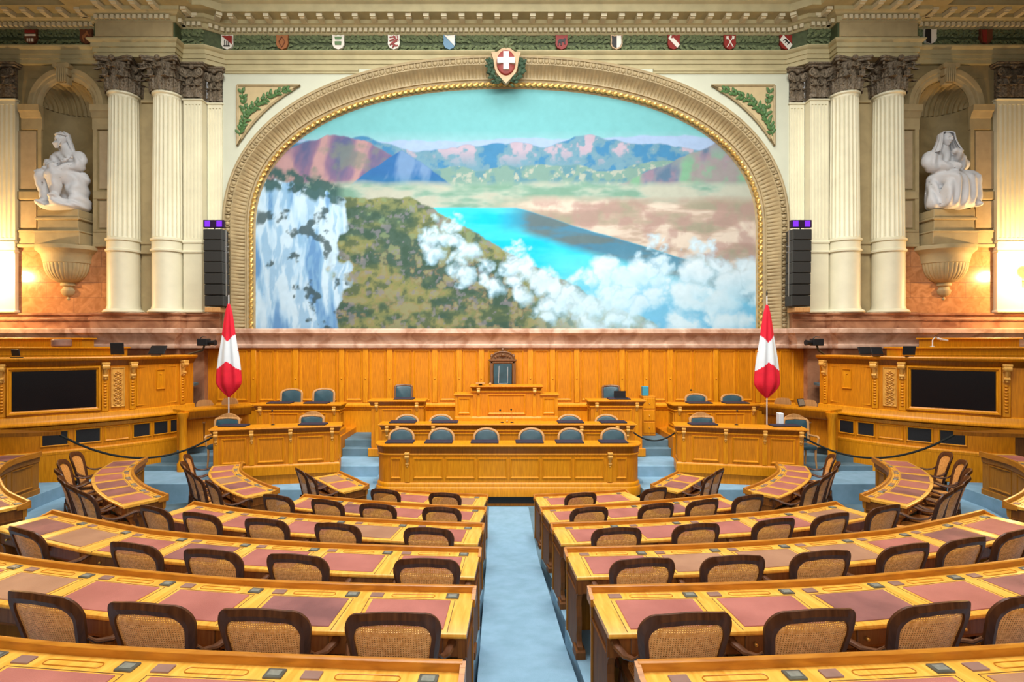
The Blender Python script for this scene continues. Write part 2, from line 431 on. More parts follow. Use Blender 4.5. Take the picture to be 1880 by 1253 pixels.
# platforms and stairs towards the podium
def slab(x0,x1,y0,y1,z0,z1,m='carpet'):
    mb=MB(); mb.box(x0,x1,y0,y1,z0,z1,bev=.012); return struct(mb.build('floor',m,smooth=False))
for s in (-1,1):
    def sx(a,b): return sorted((s*a,s*b))
    a,b=sx(2.86,6.25); slab(a,b,11.52,12.60,-.05,.34)
    a,b=sx(6.25,9.2);  slab(a,b,11.6,13.05,-.05,.44)
    a,b=sx(6.6,8.9); slab(a,b,12.75,13.3,.3,.56,'carpet_dark')
    a,b=sx(6.6,8.7); slab(a,b,13.1,13.6,.3,.72,'carpet_dark')
    a,b=sx(6.3,8.6); slab(a,b,13.45,15,.3,.88,'carpet_dark')
    a,b=sx(2.98,4.12); slab(a,b,12.60,13.65,-.05,.59); slab(a,b,13.63,13.9,-.05,.79,'carpet_dark'); slab(a,b,13.86,15,-.05,.97,'carpet_dark')
    a,b=sx(4.12,6.3); slab(a,b,12.60,13.5,-.05,.60,'oak_panel')
    a,b=sx(4.12,6.3); slab(a,b,13.5,15,-.05,1.12,'oak_panel')
    a,b=sx(2.0,3.0); slab(a,b,13.75,15,-.05,1.22,'oak_panel')
slab(-2.98,2.98,12.0,12.75,-.05,.40); slab(-2.98,2.98,12.75,13.7,-.05,.60); slab(-1.36,1.36,13.72,15,-.05,1.44,'oak_panel')
# room shell behind and above the viewer, with the skylight opening
def shell(name,m,*boxes):
    mb=MB()
    for b in boxes: mb.box(*b)
    return struct(mb.build(name,m,smooth=False))
shell('ceiling','shell_stone',(-14.8,14.8,-5,1.2,15.2,15.4),(-14.8,14.8,13.0,15.6,15.2,15.4),(-14.8,-8,1.2,13.0,15.2,15.4),(8,14.8,1.2,13.0,15.2,15.4))
shell('wall_left','shell_stone',(-14.8,-14.5,-5,15.6,-.2,15.2)); shell('wall_right','shell_stone',(14.5,14.8,-5,15.6,-.2,15.2))
shell('wall_rear','shell_stone',(-14.8,14.8,-5.2,-5,-.2,5.0),(-14.8,14.8,-5.2,-5,11.0,15.4),(-14.8,-9,-5.2,-5,5,11),(9,14.8,-5.2,-5,5,11))
# ================================================================== BACK WALL
zb=3.31
mb=MB(); mb.box(-8.45,8.45,15.0,15.3,0,3.4); mb.box(-7.75,7.75,15.28,15.5,3.3,14)
struct(mb.build('wall_back','oak_panel',smooth=False))
# dado ledge and base
mb=MB()
mb.sweep([(7.95,15.0),(-7.95,15.0)],[(0,1.60),(.05,1.60),(.06,1.64),(.10,1.68),(.10,1.72),(.06,1.74),(.02,1.78),(0,1.78)],nrm=[(0,-1)]*2)
mb.box(-7.95,7.95,14.975,15.0,.9,1.6)
struct(mb.build('trim_1','oak',smooth=False))
# oak wall panelling: each raised panel is moulded on the wall; strips between
half=[(5,31),(54,77),(94,119),(141,168),(175,203),(222,248),(266,291),(312,339),(346,376),(393,419),(427,450),(476,497),(505,527)]
strips=[45,85.5,130,213,257,301,385,462]
mb=MB(); ms=MB()
for s in (-1,1):
    for a,b in half:
        x0,x1=sorted((s*a*.015,s*b*.015))
        zt=3.22; z0=1.84
        mb.ring((x0-.03,14.999,z0),(1,0,0),(0,0,1),(0,-1,0),x1-x0+.06,zt-z0,.05,.028)
    for a in strips:
        x=s*a*.015; ms.box(x-.075,x+.075,14.955,15.0,1.78,3.31,bev=.012)
        ms.sphere((x,14.95,2.45),.022,8,5)
struct(mb.build('trim_2','oak',smooth=False)); struct(ms.build('trim_3','oak'))
# rose marble ledge under the painting
prof=[(0,3.29),(.10,3.29),(.12,3.33),(.12,3.37),(.09,3.40),(.10,3.47),(.14,3.52),(.18,3.60),(.24,3.67),(.28,3.69),(.28,3.80),(.25,3.82),(0,3.82)]
path=[(-14.3,14.75),(-10.95,14.75),(-10.95,14.35),(-8.78,14.35),(-8.78,14.6),(-7.85,14.6),(-7.85,15.0),(7.85,15.0),(7.85,14.6),(8.78,14.6),(8.78,14.35),(10.95,14.35),(10.95,14.75),(14.3,14.75)]
mb=MB(); mb.sweep(path,prof)
# normals of a left-to-right path point to the room (right-hand = -y)
struct(mb.build('trim_4','marble_rose',smooth=True))
# marble plinth courses below the columns and side bays
mb=MB()
for s in (-1,1):
    pts=[(7.75,14.82),(8.72,14.82),(8.72,14.5),(10.9,14.5),(10.9,14.8),(14.3,14.8)]
    pp=[(s*x,y) for x,y in pts]
    if s<0: pp=pp[::-1]
    mb.sweep(pp,[(0,3.8),(.10,3.8),(.10,4.02),(.13,4.03),(.13,4.07),(.05,4.10),(.04,4.16),(.09,4.19),(.09,4.23),(.0,4.25)])
    a,b=sorted((s*7.75,s*14.3)); mb.box(a,b,14.81,15.3,3.31,4.24); a,b=sorted((s*8.2,s*14.3)); mb.box(a,b,14.81,15.3,0,3.31)
    a,b=sorted((s*8.72,s*10.9)); mb.box(a,b,14.49,14.9,3.0,4.24)
struct(mb.build('wall_back_plinth','marble'))
# side bays: marble field below, stone above, with a hole for each niche
NX=11.9; NR=.70
bay_y=14.82
for s,nm in ((-1,'wall_left_bay'),(1,'wall_right_bay')):
    mb=MB(); a,b=sorted((s*10.7,s*14.3)); mb.box(a,b,bay_y-.01,15.3,4.24,6.05); struct(mb.build(nm,'marble_tile',smooth=False))
    mb=MB(); zs=9.85; cx=s*NX
    # niche outline from bottom left around the arch
    out=[(cx-NR,6.05)]+[(cx-NR*math.cos(PI*i/24),zs+NR*math.sin(PI*i/24)) for i in range(25)]+[(cx+NR,6.05)]
    x0,x1=a,b; zt=11.0
    outer=[]
    for (x,z) in out:
        if z<=zs: outer.append((x0 if x<cx else x1,z))
        else:
            an=math.atan2(z-zs,x-cx); dx,dz=math.cos(an),math.sin(an)
            k=min((x1-cx)/dx if dx>1e-6 else 1e9,(x0-cx)/dx if dx<-1e-6 else 1e9,(zt-zs)/dz if dz>1e-6 else 1e9)
            outer.append((cx+dx*k,zs+dz*k))
    n=len(out)
    mb.add([(x,bay_y,z) for x,z in out]+[(x,bay_y,z) for x,z in outer],[(i,i+1,n+i+1,n+i) for i in range(n-1)])
    # corner pieces
    mb.add([(x0,bay_y+.001,10.0),(x0,bay_y+.001,zt),(cx-.3,bay_y+.001,zt),(x0,bay_y+.001,zt)],[(0,1,2)])
    for xa,xb in ((x0,cx-.98),(cx+.98,x1)): mb.box(xa,xb,bay_y-.004,bay_y+.05,9.80,zt)
    mb.box(x0,x1,bay_y-.008,bay_y+.05,10.62,11.1); mb.box(cx-NR-.05,cx+NR+.05,bay_y+.0,bay_y+.8,5.9,6.05); mb.box(x0,x1,bay_y+.75,bay_y+.9,5.9,11.1); mb.box(cx-NR-.12,cx-NR-.005,bay_y+.01,bay_y+.8,6.0,11.0); mb.box(cx+NR+.005,cx+NR+.12,bay_y+.01,bay_y+.8,6.0,11.0); mb.box(x0,x1,bay_y+.01,bay_y+.8,10.6,11.0)
    # niche interior: half cylinder and quarter dome
    def inner(i,j,cx=cx):
        aa=PI*i/20; z=6.05+(zs-6.05)*j/6
        return (cx-NR*math.cos(aa),bay_y+NR*.95*math.sin(aa),z)
    mb.grid(inner,21,7)
    def dome(i,j,cx=cx):
        aa=PI*i/80; ph=PI/2*j/8
        # ribs of the shell
        r=NR*(1-.07*(.5+.5*math.cos(i/80*PI*34))*math.sin(ph+.35)) if 0<i<80 else NR
        u=math.sin(ph)
        return (cx-r*math.cos(aa), bay_y+.95*r*math.sin(aa)*u, zs+r*math.sin(aa)*math.cos(ph))
    mb.grid(dome,81,9)
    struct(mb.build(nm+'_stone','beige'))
    # shell, imposts, archivolt as trim
    mb=MB()
    aro=[(cx-1.02*math.cos(PI*i/32),zs+1.02*math.sin(PI*i/32)) for i in range(33)]
    prof=[(.70,0),(.72,-.05),(.78,-.06),(.80,-.08),(.88,-.085),(.90,-.11),(.98,-.12),(1.02,-.12),(1.04,0)]
    mb.grid(lambda i,j:(cx-prof[j][0]*math.cos(PI*i/32),bay_y+prof[j][1],zs+prof[j][0]*math.sin(PI*i/32)),33,len(prof))
    for q in (-1,1):
        xa,xb=sorted((cx+q*.68,cx+q*1.25))
        mb.sweep([(xa,bay_y),(xb,bay_y)],[(0,9.22),(.05,9.22),(.05,9.52),(.08,9.55),(.10,9.64),(.16,9.70),(.17,9.82),(.18,9.85),(0,9.85)],nrm=[(0,-1)]*2)
        # jamb pilaster
        xa,xb=sorted((cx+q*.70,cx+q*.80)); mb.box(xa,xb,bay_y-.05,bay_y,6.05,9.22)
        xa,xb=sorted((cx+q*.76,cx+q*1.6)); mb.box(xa,xb,bay_y-.035,bay_y,8.0,8.2) if False else None
        # string courses
        xa,xb=sorted((cx+q*.70,cx+q*1.75))
        mb.box(xa,xb,bay_y-.06,bay_y,7.32,7.55,bev=.02)
        mb.box(xa,xb,bay_y-.07,bay_y,6.42,6.5,bev=.02); mb.box(xa,xb,bay_y-.09,bay_y,6.02,6.12,bev=.02)
        mb.box(xa,xb,bay_y-.056,bay_y,6.12,6.42)
    # keystone
    mb.box(cx-.16,cx+.16,bay_y-.26,bay_y,10.62,10.95,bev=.03)
    for q in (-1,1): mb.tube([(cx+q*.16,bay_y-.28,10.86),(cx+q*.16,bay_y-.05,10.86)],.07,10)
    for k in range(5): mb.box(cx-.13+k*.055,cx-.095+k*.055,bay_y-.28,bay_y-.2,10.42,10.80,bev=.01)
    mb.box(cx-.12,cx+.12,bay_y-.2,bay_y,10.38,10.62,bev=.03)
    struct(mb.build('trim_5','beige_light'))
    # pale facing slabs beside niche
    mb=MB()
    for q in (-1,1):
        xa,xb=sorted((cx+q*.86,cx+q*1.42))
        mb.box(xa,xb,bay_y-.03,bay_y,7.62,9.18); mb.box(xa,xb,bay_y-.03,bay_y,6.56,7.28)
    struct(mb.build('trim_6',[mat('panel_stone',(.45,.35,.21),.6,0,.12,5)],smooth=False))
# wall behind columns
mb=MB()
for s in (-1,1):
    a,b=sorted((s*8.72,s*10.9)); mb.box(a,b,14.95,15.3,4.2,11.2)
    xa,xb=sorted((s*9.45,s*9.95)); mb.box(xa,xb,14.90,14.95,4.26,10.05)
    mb.box(xa,xb,14.82,14.95,5.86,5.93); mb.box(xa,xb,14.82,14.95,6.12,6.18)
    mb.box(xa,xb,14.84,14.95,9.98,10.05)
    mb.box(xa,xb,14.86,14.95,5.93,6.12)
struct(mb.build('wall_back_intercolumn','beige_light',smooth=False))
# spandrel wall with the arched opening
HW,ZS,AV,NE=6.985,6.57,3.95,2.3
ZB0=3.82
def arch_pts(n=400):
    raw=[(-HW,ZB0+(ZS-ZB0)*i/60) for i in range(60)]
    for i in range(601):
        t=PI*i/600; c,s_=math.cos(t),math.sin(t)
        raw.append((-HW*math.copysign(abs(c)**(2/NE),c), ZS+AV*abs(s_)**(2/NE)))
    raw+=[(HW,ZS-(ZS-ZB0)*i/60) for i in range(1,61)]
    cum=[0]
    for i in range(1,len(raw)): cum.append(cum[-1]+math.dist(raw[i],raw[i-1]))
    Lt=cum[-1]; q=np.linspace(0,Lt,n)
    xs=np.interp(q,cum,[p[0] for p in raw]); zs=np.interp(q,cum,[p[1] for p in raw])
    pts=list(zip(xs.tolist(),zs.tolist()))
    nr=[]
    for i in range(n):
        a=pts[max(i-1,0)]; b=pts[min(i+1,n-1)]; d=(b[0]-a[0],b[1]-a[1]); l=math.hypot(*d)
        nr.append((-d[1]/l,d[0]/l))
    return pts,nr,Lt
ap,an,AL=arch_pts(241)
mb=MB()
X1,ZT=7.8,11.45
bp=[]
for (x,z),(nx,nz) in zip(ap,an):
    x2,z2=x+nx*.75,z+nz*.75
    dx,dz=x2,z2-5.5
    if z2<5.5: bp.append((math.copysign(X1,x2),z2)); continue
    k=min(X1/abs(dx) if abs(dx)>1e-6 else 1e9,(ZT-5.5)/dz if dz>1e-6 else 1e9)
    bp.append((dx*k,5.5+dz*k))
n=len(ap)
ip=[(x+nx*.7,z+nz*.7) for (x,z),(nx,nz) in zip(ap,an)]
mb.add([(x,15.006,z) for x,z in ip]+[(x,15.006,z) for x,z in bp],[(i,i+1,n+i+1,n+i) for i in range(n-1)])
struct(mb.build('wall_back_spandrels','plaster',smooth=False))
# ================================================================== ENTABLATURE
epath=[(-14.4,14.72),(-10.87,14.72),(-10.87,14.37),(-8.74,14.37),(-8.74,14.70),(-8.12,14.70),(-7.72,15.0),(7.72,15.0),(8.12,14.70),(8.74,14.70),(8.74,14.37),(10.87,14.37),(10.87,14.72),(14.4,14.72)]
mb=MB()
mb.sweep(epath,[(-.4,10.98),(.0,10.98),(.0,11.10),(.03,11.10),(.03,11.22),(.06,11.22),(.06,11.33),(.10,11.36),(.13,11.40),(.13,11.43),(0,11.44),(-.4,11.44)])
struct(mb.build('trim_7','entab',smooth=False))
# central lower fascia just above the spandrels
for a,b in ((-7.72,-4.05),(4.05,7.72)):
    mb=MB(); mb.sweep([(a,15.0),(b,15.0)],[(-.2,10.84),(.03,10.84),(.03,10.9),(.05,10.9),(.05,10.98),(-.2,10.98)]); struct(mb.build('trim_8','entab',smooth=False))
mb=MB(); mb.sweep(epath,[(-.4,11.44),(0,11.44),(0,11.90),(-.4,11.90)]); struct(mb.build('frieze_band','green_ground',smooth=False))
mb=MB(); mb.sweep(epath,[(-.4,11.88),(.03,11.88),(.06,11.91),(.05,11.92),(.05,12.03),(.12,12.05),(.17,12.09),(.22,12.11),(.22,12.21),(.58,12.21),(.58,12.24),(.60,12.40),(.66,12.44),(.72,12.50),(.82,12.62),(.82,12.8),(-.4,12.8)])
struct(mb.build('trim_9','entab',smooth=False))
# curved plain block of frieze above the paired columns
for s in (-1,1):
    mb=MB(); a,b=sorted((s*8.78,s*10.83))
    def blk(t):  # slight cavetto ends
        return
    m2=[(-.02,11.44),(.03,11.44),(.10,11.47),(.03,11.52),(.03,11.86),(.06,11.90),(-.02,11.90)]
    mb.sweep([(a,14.37),(b,14.37)],m2,nrm=[(0,-1)]*2)
    struct(mb.build('trim_10','beige_light',smooth=False))
# dentils and modillions
def along(path,step,off,fn):
    for i in range(len(path)-1):
        a,b=path[i],path[i+1]; L=math.dist(a,b)
        if L<.2: continue
        T=((b[0]-a[0])/L,(b[1]-a[1])/L); Nn=(T[1],-T[0]); k=max(1,int(L/step)); m0=(L-k*step)/2+step/2
        for j in range(k):
            c=m0+j*step; fn(a[0]+T[0]*c,a[1]+T[1]*c,T,Nn)
mb=MB()
def dent(x,y,T,Nn):
    R=Matrix(((T[0],-Nn[0],0,x),(T[1],-Nn[1],0,y),(0,0,1,0),(0,0,0,1)))
    mb.box(-.045,.045,-.14,-.04,11.93,12.03,M4=R)
along(epath,.1445,0,dent)
o=mb.build('dentil_course','dentil',smooth=False); struct(o)
mb=MB()
def modi(x,y,T,Nn):
    R=Matrix(((T[0],-Nn[0],0,x),(T[1],-Nn[1],0,y),(0,0,1,0),(0,0,0,1)))
    mb.box(-.075,.075,-.52,-.2,12.13,12.205,M4=R)
    mb.box(-.065,.065,-.46,-.2,12.10,12.15,M4=R)
along(epath,.474,0,modi)
struct(mb.build('modillion_course','dentil',smooth=False))
# laurel garland in the frieze
def leaf(mb,c,a,l,w,y,lift,mi=0):
    ca,sa=math.cos(a),math.sin(a)
    pts=[(0,0,0),(.3*l,w*.5,lift),(.3*l,0,lift*1.5),(.3*l,-w*.5,lift),(.72*l,w*.42,lift),(.72*l,0,lift*1.6),(.72*l,-w*.42,lift),(l,0,0)]
    vs=[(c[0]+u*ca-v*sa,y-h,c[1]+u*sa+v*ca) for u,v,h in pts]
    mb.add(vs,[(0,1,2),(0,2,3),(1,4,5,2),(2,5,6,3),(4,7,5),(5,7,6)],mi)
rg=random.Random(3)
gpath=epath
mb=MB()
for i in range(len(gpath)-1):
    a,b=gpath[i],gpath[i+1]
    if abs(a[1]-b[1])>.01: continue
    if a[1]<14.5: continue
    x=a[0]
    while x<b[0]:
        for r in range(5):
            z=11.52+r*.085+rg.uniform(-.02,.02)
            dirn=1 if x>0 else -1
            an_=(.55 if r>=2 else -.55)+rg.uniform(-.35,.35)
            aa=an_ if dirn>0 else PI-an_
            leaf(mb,(x+rg.uniform(-.03,.03),min(max(z,11.5),11.8)),aa,.17,.075,a[1]-.008,.03)
        x+=.085
o=mb.build('laurel_garland','green_leaf'); tag(o,'green painted laurel garland running along the frieze under the cornice','garland'); 
# ================================================================== ARCH FRAME
fr=empty('arch_frame','carved stone and gold moulding arching around the big landscape painting','frame',(0,14.9,3.82))
pts,nr,AL=arch_pts(1801)
prof=[(-.04,15.24),(.02,15.16),(.14,15.12),(.19,15.10),(.20,15.06),(.23,15.06),(.245,15.09),(.30,15.085),(.37,15.05),(.44,14.98),(.49,14.90),(.52,14.86),(.54,14.86),(.55,14.88),(.56,14.90),(.70,14.90),(.705,14.87),(.74,14.86),(.78,14.88),(.79,15.0)]
def fcove(i,j):
    o,y=prof[j]; x,z=pts[i]; nx,nz=nr[i]
    if 6<=j<=10:
        s_=i/1800*AL; w=max(0,math.sin(2*PI*s_/.098))
        y+=.035*w*math.sin(PI*(j-5)/6)
        
    return (x+nx*o,y,z+nz*o)
mb=MB(); mb.grid(fcove,1801,len(prof)); mb.build('fluted_cove','moulding',fr)
mb=MB(); ns=int(AL/.155)
for k in range(ns):
    i=int((k+.5)/ns*1800); x,z=pts[i]; nx,nz=nr[i]
    mb.sphere((x+nx*.63,14.895,z+nz*.63),.062,8,5,sc=(1,.6,1))
    i2=int((k+1)/ns*1800) if k<ns-1 else 1800; x,z=pts[i2]; nx,nz=nr[i2]
    R=Matrix.Translation((x+nx*.63,14.895,z+nz*.63))@Matrix.Rotation(-math.atan2(nx,nz),4,'Y').inverted()
    mb.box(-.012,.012,-.03,.0,-.065,.065,M4=R)
mb.build('egg_band','moulding',fr)
mb=MB()
def rope(i,j):
    x,z=pts[i*2]; nx,nz=nr[i*2]; s_=i*2/1800*AL; a=2*PI*j/8
    r=.05+.018*math.cos(2*(a)-2*PI*s_/.16)
    return (x+nx*(.075+r*math.cos(a)),15.1+r*math.sin(a)*-1,z+nz*(.075+r*math.cos(a)))
mb.grid(rope,901,9); mb.build('gilt_rope','gold',fr)
# ================================================================== THE PAINTING (plain generic alpine lake)
def vnoise(x,y,seed=0):
    xi=np.floor(x).astype(int); yi=np.floor(y).astype(int); xf=x-xi; yf=y-yi
    def h(a,b):
        n=(a*374761393+b*668265263+seed*69069)&0x7fffffff; n=((n^(n>>13))*1274126177)&0x7fffffff
        return ((n^(n>>16))&0xffff)/65535.0
    u=xf*xf*(3-2*xf); v=yf*yf*(3-2*yf)
    return (h(xi,yi)*(1-u)+h(xi+1,yi)*u)*(1-v)+(h(xi,yi+1)*(1-u)+h(xi+1,yi+1)*u)*v
def fbm(x,y,o=5,seed=0):
    t=0;a=.5
    for k in range(o): t=t+a*vnoise(x*2**k,y*2**k,seed+k); a*=.5
    return t/(1-.5**o)
def paint(X,Z):
    # X -7..7, Z 0..6.7 over the bottom edge ; returns linear rgb
    H=np.array
    def mixc(c,col,m): m=np.clip(m,0,1)[...,None]; return c*(1-m)+np.array(col)*m
    def st(a,w=.04): return np.clip(a/w+.5,0,1)
    n1=fbm(X*1.2+9,Z*1.2,5,1); n2=fbm(X*3+2,Z*3,5,2); n3=fbm(X*7,Z*7,4,5)
    c=np.zeros(X.shape+(3,))+np.array((.15,.42,.46))
    t=np.clip((Z-4.9)/1.8,0,1)
    c=mixc(c,(.17,.46,.49),t); c=mixc(c,(.38,.54,.64),np.clip((5.55-Z)/.8,0,1)*.8)
    # far pale range
    def ridge(base,amp,f,seed): return base+amp*(fbm(X*f+seed,X*0+seed,5,seed)-.5)*2
    r=ridge(5.25,.22,.6,21); c=mixc(c,(.30,.42,.62),st(r-Z))
    r=ridge(5.05,.45,.45,33)+.18*np.exp(-((X-2.6)/.9)**2); m=st(r-Z); c=mixc(c,(.13,.27,.36),m)
    c=mixc(c,(.40,.34,.42),m*st(n2-.60,.08)*np.clip((Z-4.5)*2,0,1)); c=mixc(c,(.05,.20,.38),m*st(.42-n2,.1))
    r=4.55+.3*(fbm(X*.7,X*0,5,44)-.5)*2; m=st(r-Z); c=mixc(c,(.17,.30,.27),m); c=mixc(c,(.10,.24,.30),m*st(n2-.55,.1)); c=mixc(c,(.33,.38,.33),m*st(n3-.62,.08))
    # left violet massif
    wx=X+.5*(n1-.5); rdg=1-np.abs(2*fbm(X*.9+30,Z*.55-X*.5,5,91)-1)
    r=5.35-.20*np.abs(X+4.9)**1.35+.35*(fbm(X*1.3,X*0,5,14)-.5)-np.clip(X+3.2,0,9)*.75; m=st(r-Z)
    c=mixc(c,(.21,.14,.23),m); c=mixc(c,(.40,.25,.26),m*st(rdg-.80,.18)); c=mixc(c,(.06,.10,.22),m*st(.60-rdg,.22)*.8); c=mixc(c,(.16,.20,.17),m*st(n2-.60,.2)*.7)
    r=4.95-.62*np.abs(X+2.9)**1.15+.18*(fbm(X*2,X*0,4,17)-.5); m=st(r-Z)*st(Z-3.5,.3); c=mixc(c,(.03,.13,.34),m); c=mixc(c,(.14,.26,.46),m*st(rdg-.82,.15)); c=mixc(c,(.03,.19,.30),m*st(4.1-Z,.5)*.6)
    # right slopes
    r=3.15+(X-1.0)*.42+.35*(fbm(X*1.1,X*0,5,19)-.5); m=st(r-Z)*st(X-1.6,1.4); c=mixc(c,(.24,.24,.30),m); c=mixc(c,(.17,.36,.24),m*st(rdg-.72,.25)*st(4.9-Z,.6)); c=mixc(c,(.05,.14,.24),m*st(.62-rdg,.2)*.8); c=mixc(c,(.30,.20,.26),m*st(n2-.55,.25)*.7)
    # mid plain
    m=st(4.05+.12*(n1-.5)-Z,.18); n4=fbm(X*.9,Z*3.2,5,41); c=mixc(c,(.26,.40,.34),m); c=mixc(c,(.44,.44,.37),m*st(n4-.52,.2)*.8); c=mixc(c,(.14,.29,.22),m*st(.45-n4,.16)*.8)
    m=st(3.6+.15*(n1-.5)-Z,.25)*st(X-.2,1.6); c=mixc(c,(.44,.35,.29),m); c=mixc(c,(.27,.27,.20),m*st(n4-.54,.2)*.9); c=mixc(c,(.60,.54,.46),m*st(.42-n4,.12)*.9); c=mixc(c,(.36,.24,.22),m*st(n2-.58,.2)*.7)
    # lake
    top=3.38-np.clip(X-.3,0,9)*.31+.10*(fbm(X*.8,X*0,4,23)-.5)
    m=st(top-Z)*st(X+3.2+.5*(n1-.5),.1); c=mixc(c,(.006,.47,.70),m)
    c=mixc(c,(.08,.64,.78),m*st(fbm(X*.5,Z*2.6,4,12)-.52,.3)*.7); c=mixc(c,(.0,.27,.60),m*st(1.1-Z,1.0)*.8)
    m2=m*st(Z-top+.62,.25)*st(X-.2,1.0); c=mixc(c,(.07,.14,.24),m2*.85); c=mixc(c,(.13,.14,.10),m2*st(n4-.55,.15)*.6)
    # left green slope falling to the right
    dg=fbm(X*1.0+Z*.9+7,(Z-X*.2)*2.2,5,27); fo=fbm(X*5,Z*5,4,29)
    r=3.72-.62*np.clip(X+2.7+.4*(n1-.5),0,9)**.92-.25*np.clip(-3.4-X,0,3)*0+.22*(n2-.5)
    m=st(r-Z,.06)*st(X+5.0+(n1-.5)*1.4,.15)*st(3.66+.2*(n2-.5)-Z,.06)
    c=mixc(c,(.11,.17,.09),m); c=mixc(c,(.24,.25,.10),m*st(dg-.50,.25)*.9); c=mixc(c,(.05,.10,.085),m*st(.44-dg,.16)*.85); c=mixc(c,(.34,.18,.11),m*st(fo-.60,.14)*st(2.2-Z,1.2)*.8); c=mixc(c,(.04,.085,.06),m*st(.40-fo,.14)*.7); c=mixc(c,(.20,.30,.16),m*st(fo-.62,.1)*.6); c=mixc(c,(.20,.20,.24),m*st(n3-.66,.06)*.6)
    # pale cliff far left
    r=4.2-.30*np.abs(X+6.3)**1.2+.45*(fbm(X*2.6,X*0,4,57)-.5); m=st(r-Z,.05)*st(-4.62-X+(n1-.5)*1.1-.10*(2-Z),.10)
    wr=X+.35*(fbm(X*1.1,Z*.8,3,5)-.5); rock=fbm(wr*2.6,Z*.55,5,61); rk2=fbm(wr*6,Z*1.6,4,63)
    c=mixc(c,(.30,.52,.74),m); c=mixc(c,(.50,.68,.82),m*st(rock-.50,.14)); c=mixc(c,(.10,.25,.50),m*st(.43-rock,.10)*.9); c=mixc(c,(.20,.40,.62),m*st(rk2-.60,.10)*.7)
    sc=fbm(X*2.2+3,Z*2.2,5,71); c=mixc(c,(.05,.085,.09),m*st(sc-.64,.05)*.9)
    m3=st(.30-np.abs(r-Z+.04),.12)*st(-4.6-X,.3); c=mixc(c,(.04,.10,.10),m3*st(fo-.42,.12)*.95)
    # mist and cumulus over the lake
    cl=np.zeros_like(X); sh=np.zeros_like(X)
    rg=np.random.RandomState(5)
    wX=X+.55*(n2-.5)+.22*(n3-.5); wZ=Z+.45*(n1-.5)+.26*(n3-.5)
    for (cx,cz,rad,kk) in [(-1.75,2.75,.50,12),(-1.6,2.2,.5,10),(-1.0,1.7,.55,12),(0,1.45,.6,12),(.9,1.15,.7,12),(1.6,.8,.8,12),(2.6,1.1,.8,14),(3.6,1.3,.8,14),(4.6,1.2,.85,14),(5.6,1.2,.9,14),(6.4,1.1,.9,10),(.35,2.35,.3,7),(.5,1.95,.35,7),(4.3,2.4,.32,7),(4.1,1.9,.4,8),(5.5,2.2,.38,8),(2.6,.45,.7,10),(4.2,.4,.9,12),(5.8,.4,1.0,12)]:
        for q in range(kk):
            ox,oz=rg.uniform(-1,1)*rad,rg.uniform(-.75,.75)*rad; rr=rad*rg.uniform(.25,.62)
            dd=np.hypot(wX-cx-ox,(wZ-cz-oz)*1.1); v=np.clip((rr-dd)/(.12+.35*rr),0,1)
            lt=np.clip(.55+.5*((wZ-cz-oz)*.9-(wX-cx-ox)*.3)/rr,0,1)
            sh=sh*(1-v)+v*lt; cl=np.maximum(cl,v)
    c=mixc(c,(.30,.60,.80),cl*.9); c=mixc(c,(.72,.79,.84),cl*sh*.95)
    c=mixc(c,(.42,.70,.82),st(1.5-Z+.6*(n1-.5),1.4)*st(X-1.5,2.0)*.35)
    return np.clip(c*(.80+.12*n3[...,None]),0,1)
NXp,NZp=561,271
xs=np.linspace(-HW-.02,HW+.02,NXp); xc=np.clip(np.abs(xs)/HW,0,1)
tops=ZS+AV*np.power(np.clip(1-xc**NE,0,1),1/NE)+.03
Xg=np.repeat(xs[:,None],NZp,1); Zg=ZB0-.02+(tops[:,None]-ZB0+.02)*np.linspace(0,1,NZp)[None,:]
Cg=paint(Xg,Zg-ZB0)
me=bpy.data.meshes.new('landscape_mural')
V=np.stack([Xg,np.full_like(Xg,15.2),Zg],-1).reshape(-1,3)
ii=np.arange(NXp-1)[:,None]*NZp+np.arange(NZp-1)[None,:]
F=np.stack([ii,ii+NZp,ii+NZp+1,ii+1],-1).reshape(-1,4)
me.from_pydata((V-np.array((0,15.2,3.8))).tolist(),[],F.tolist())
ca=me.color_attributes.new('paint','FLOAT_COLOR','POINT')
ca.data.foreach_set('color',np.concatenate([Cg.reshape(-1,3),np.ones((NXp*NZp,1))],1).ravel().astype('f'))
pm=mat('painted_canvas',(1,1,1),.75,0,0,3,.06,60,.2)
at=pm.node_tree.nodes.new('ShaderNodeVertexColor'); at.layer_name='paint'
pm.node_tree.links.new(at.outputs[0],pm.node_tree.nodes['Principled BSDF'].inputs['Base Color'])
me.materials.append(pm)
o=bpy.data.objects.new('landscape_mural',me); o.location=(0,15.2,3.8); COL.objects.link(o)
tag(o,'huge arched landscape painting of mountains, turquoise lake and clouds above the panelling','painting')
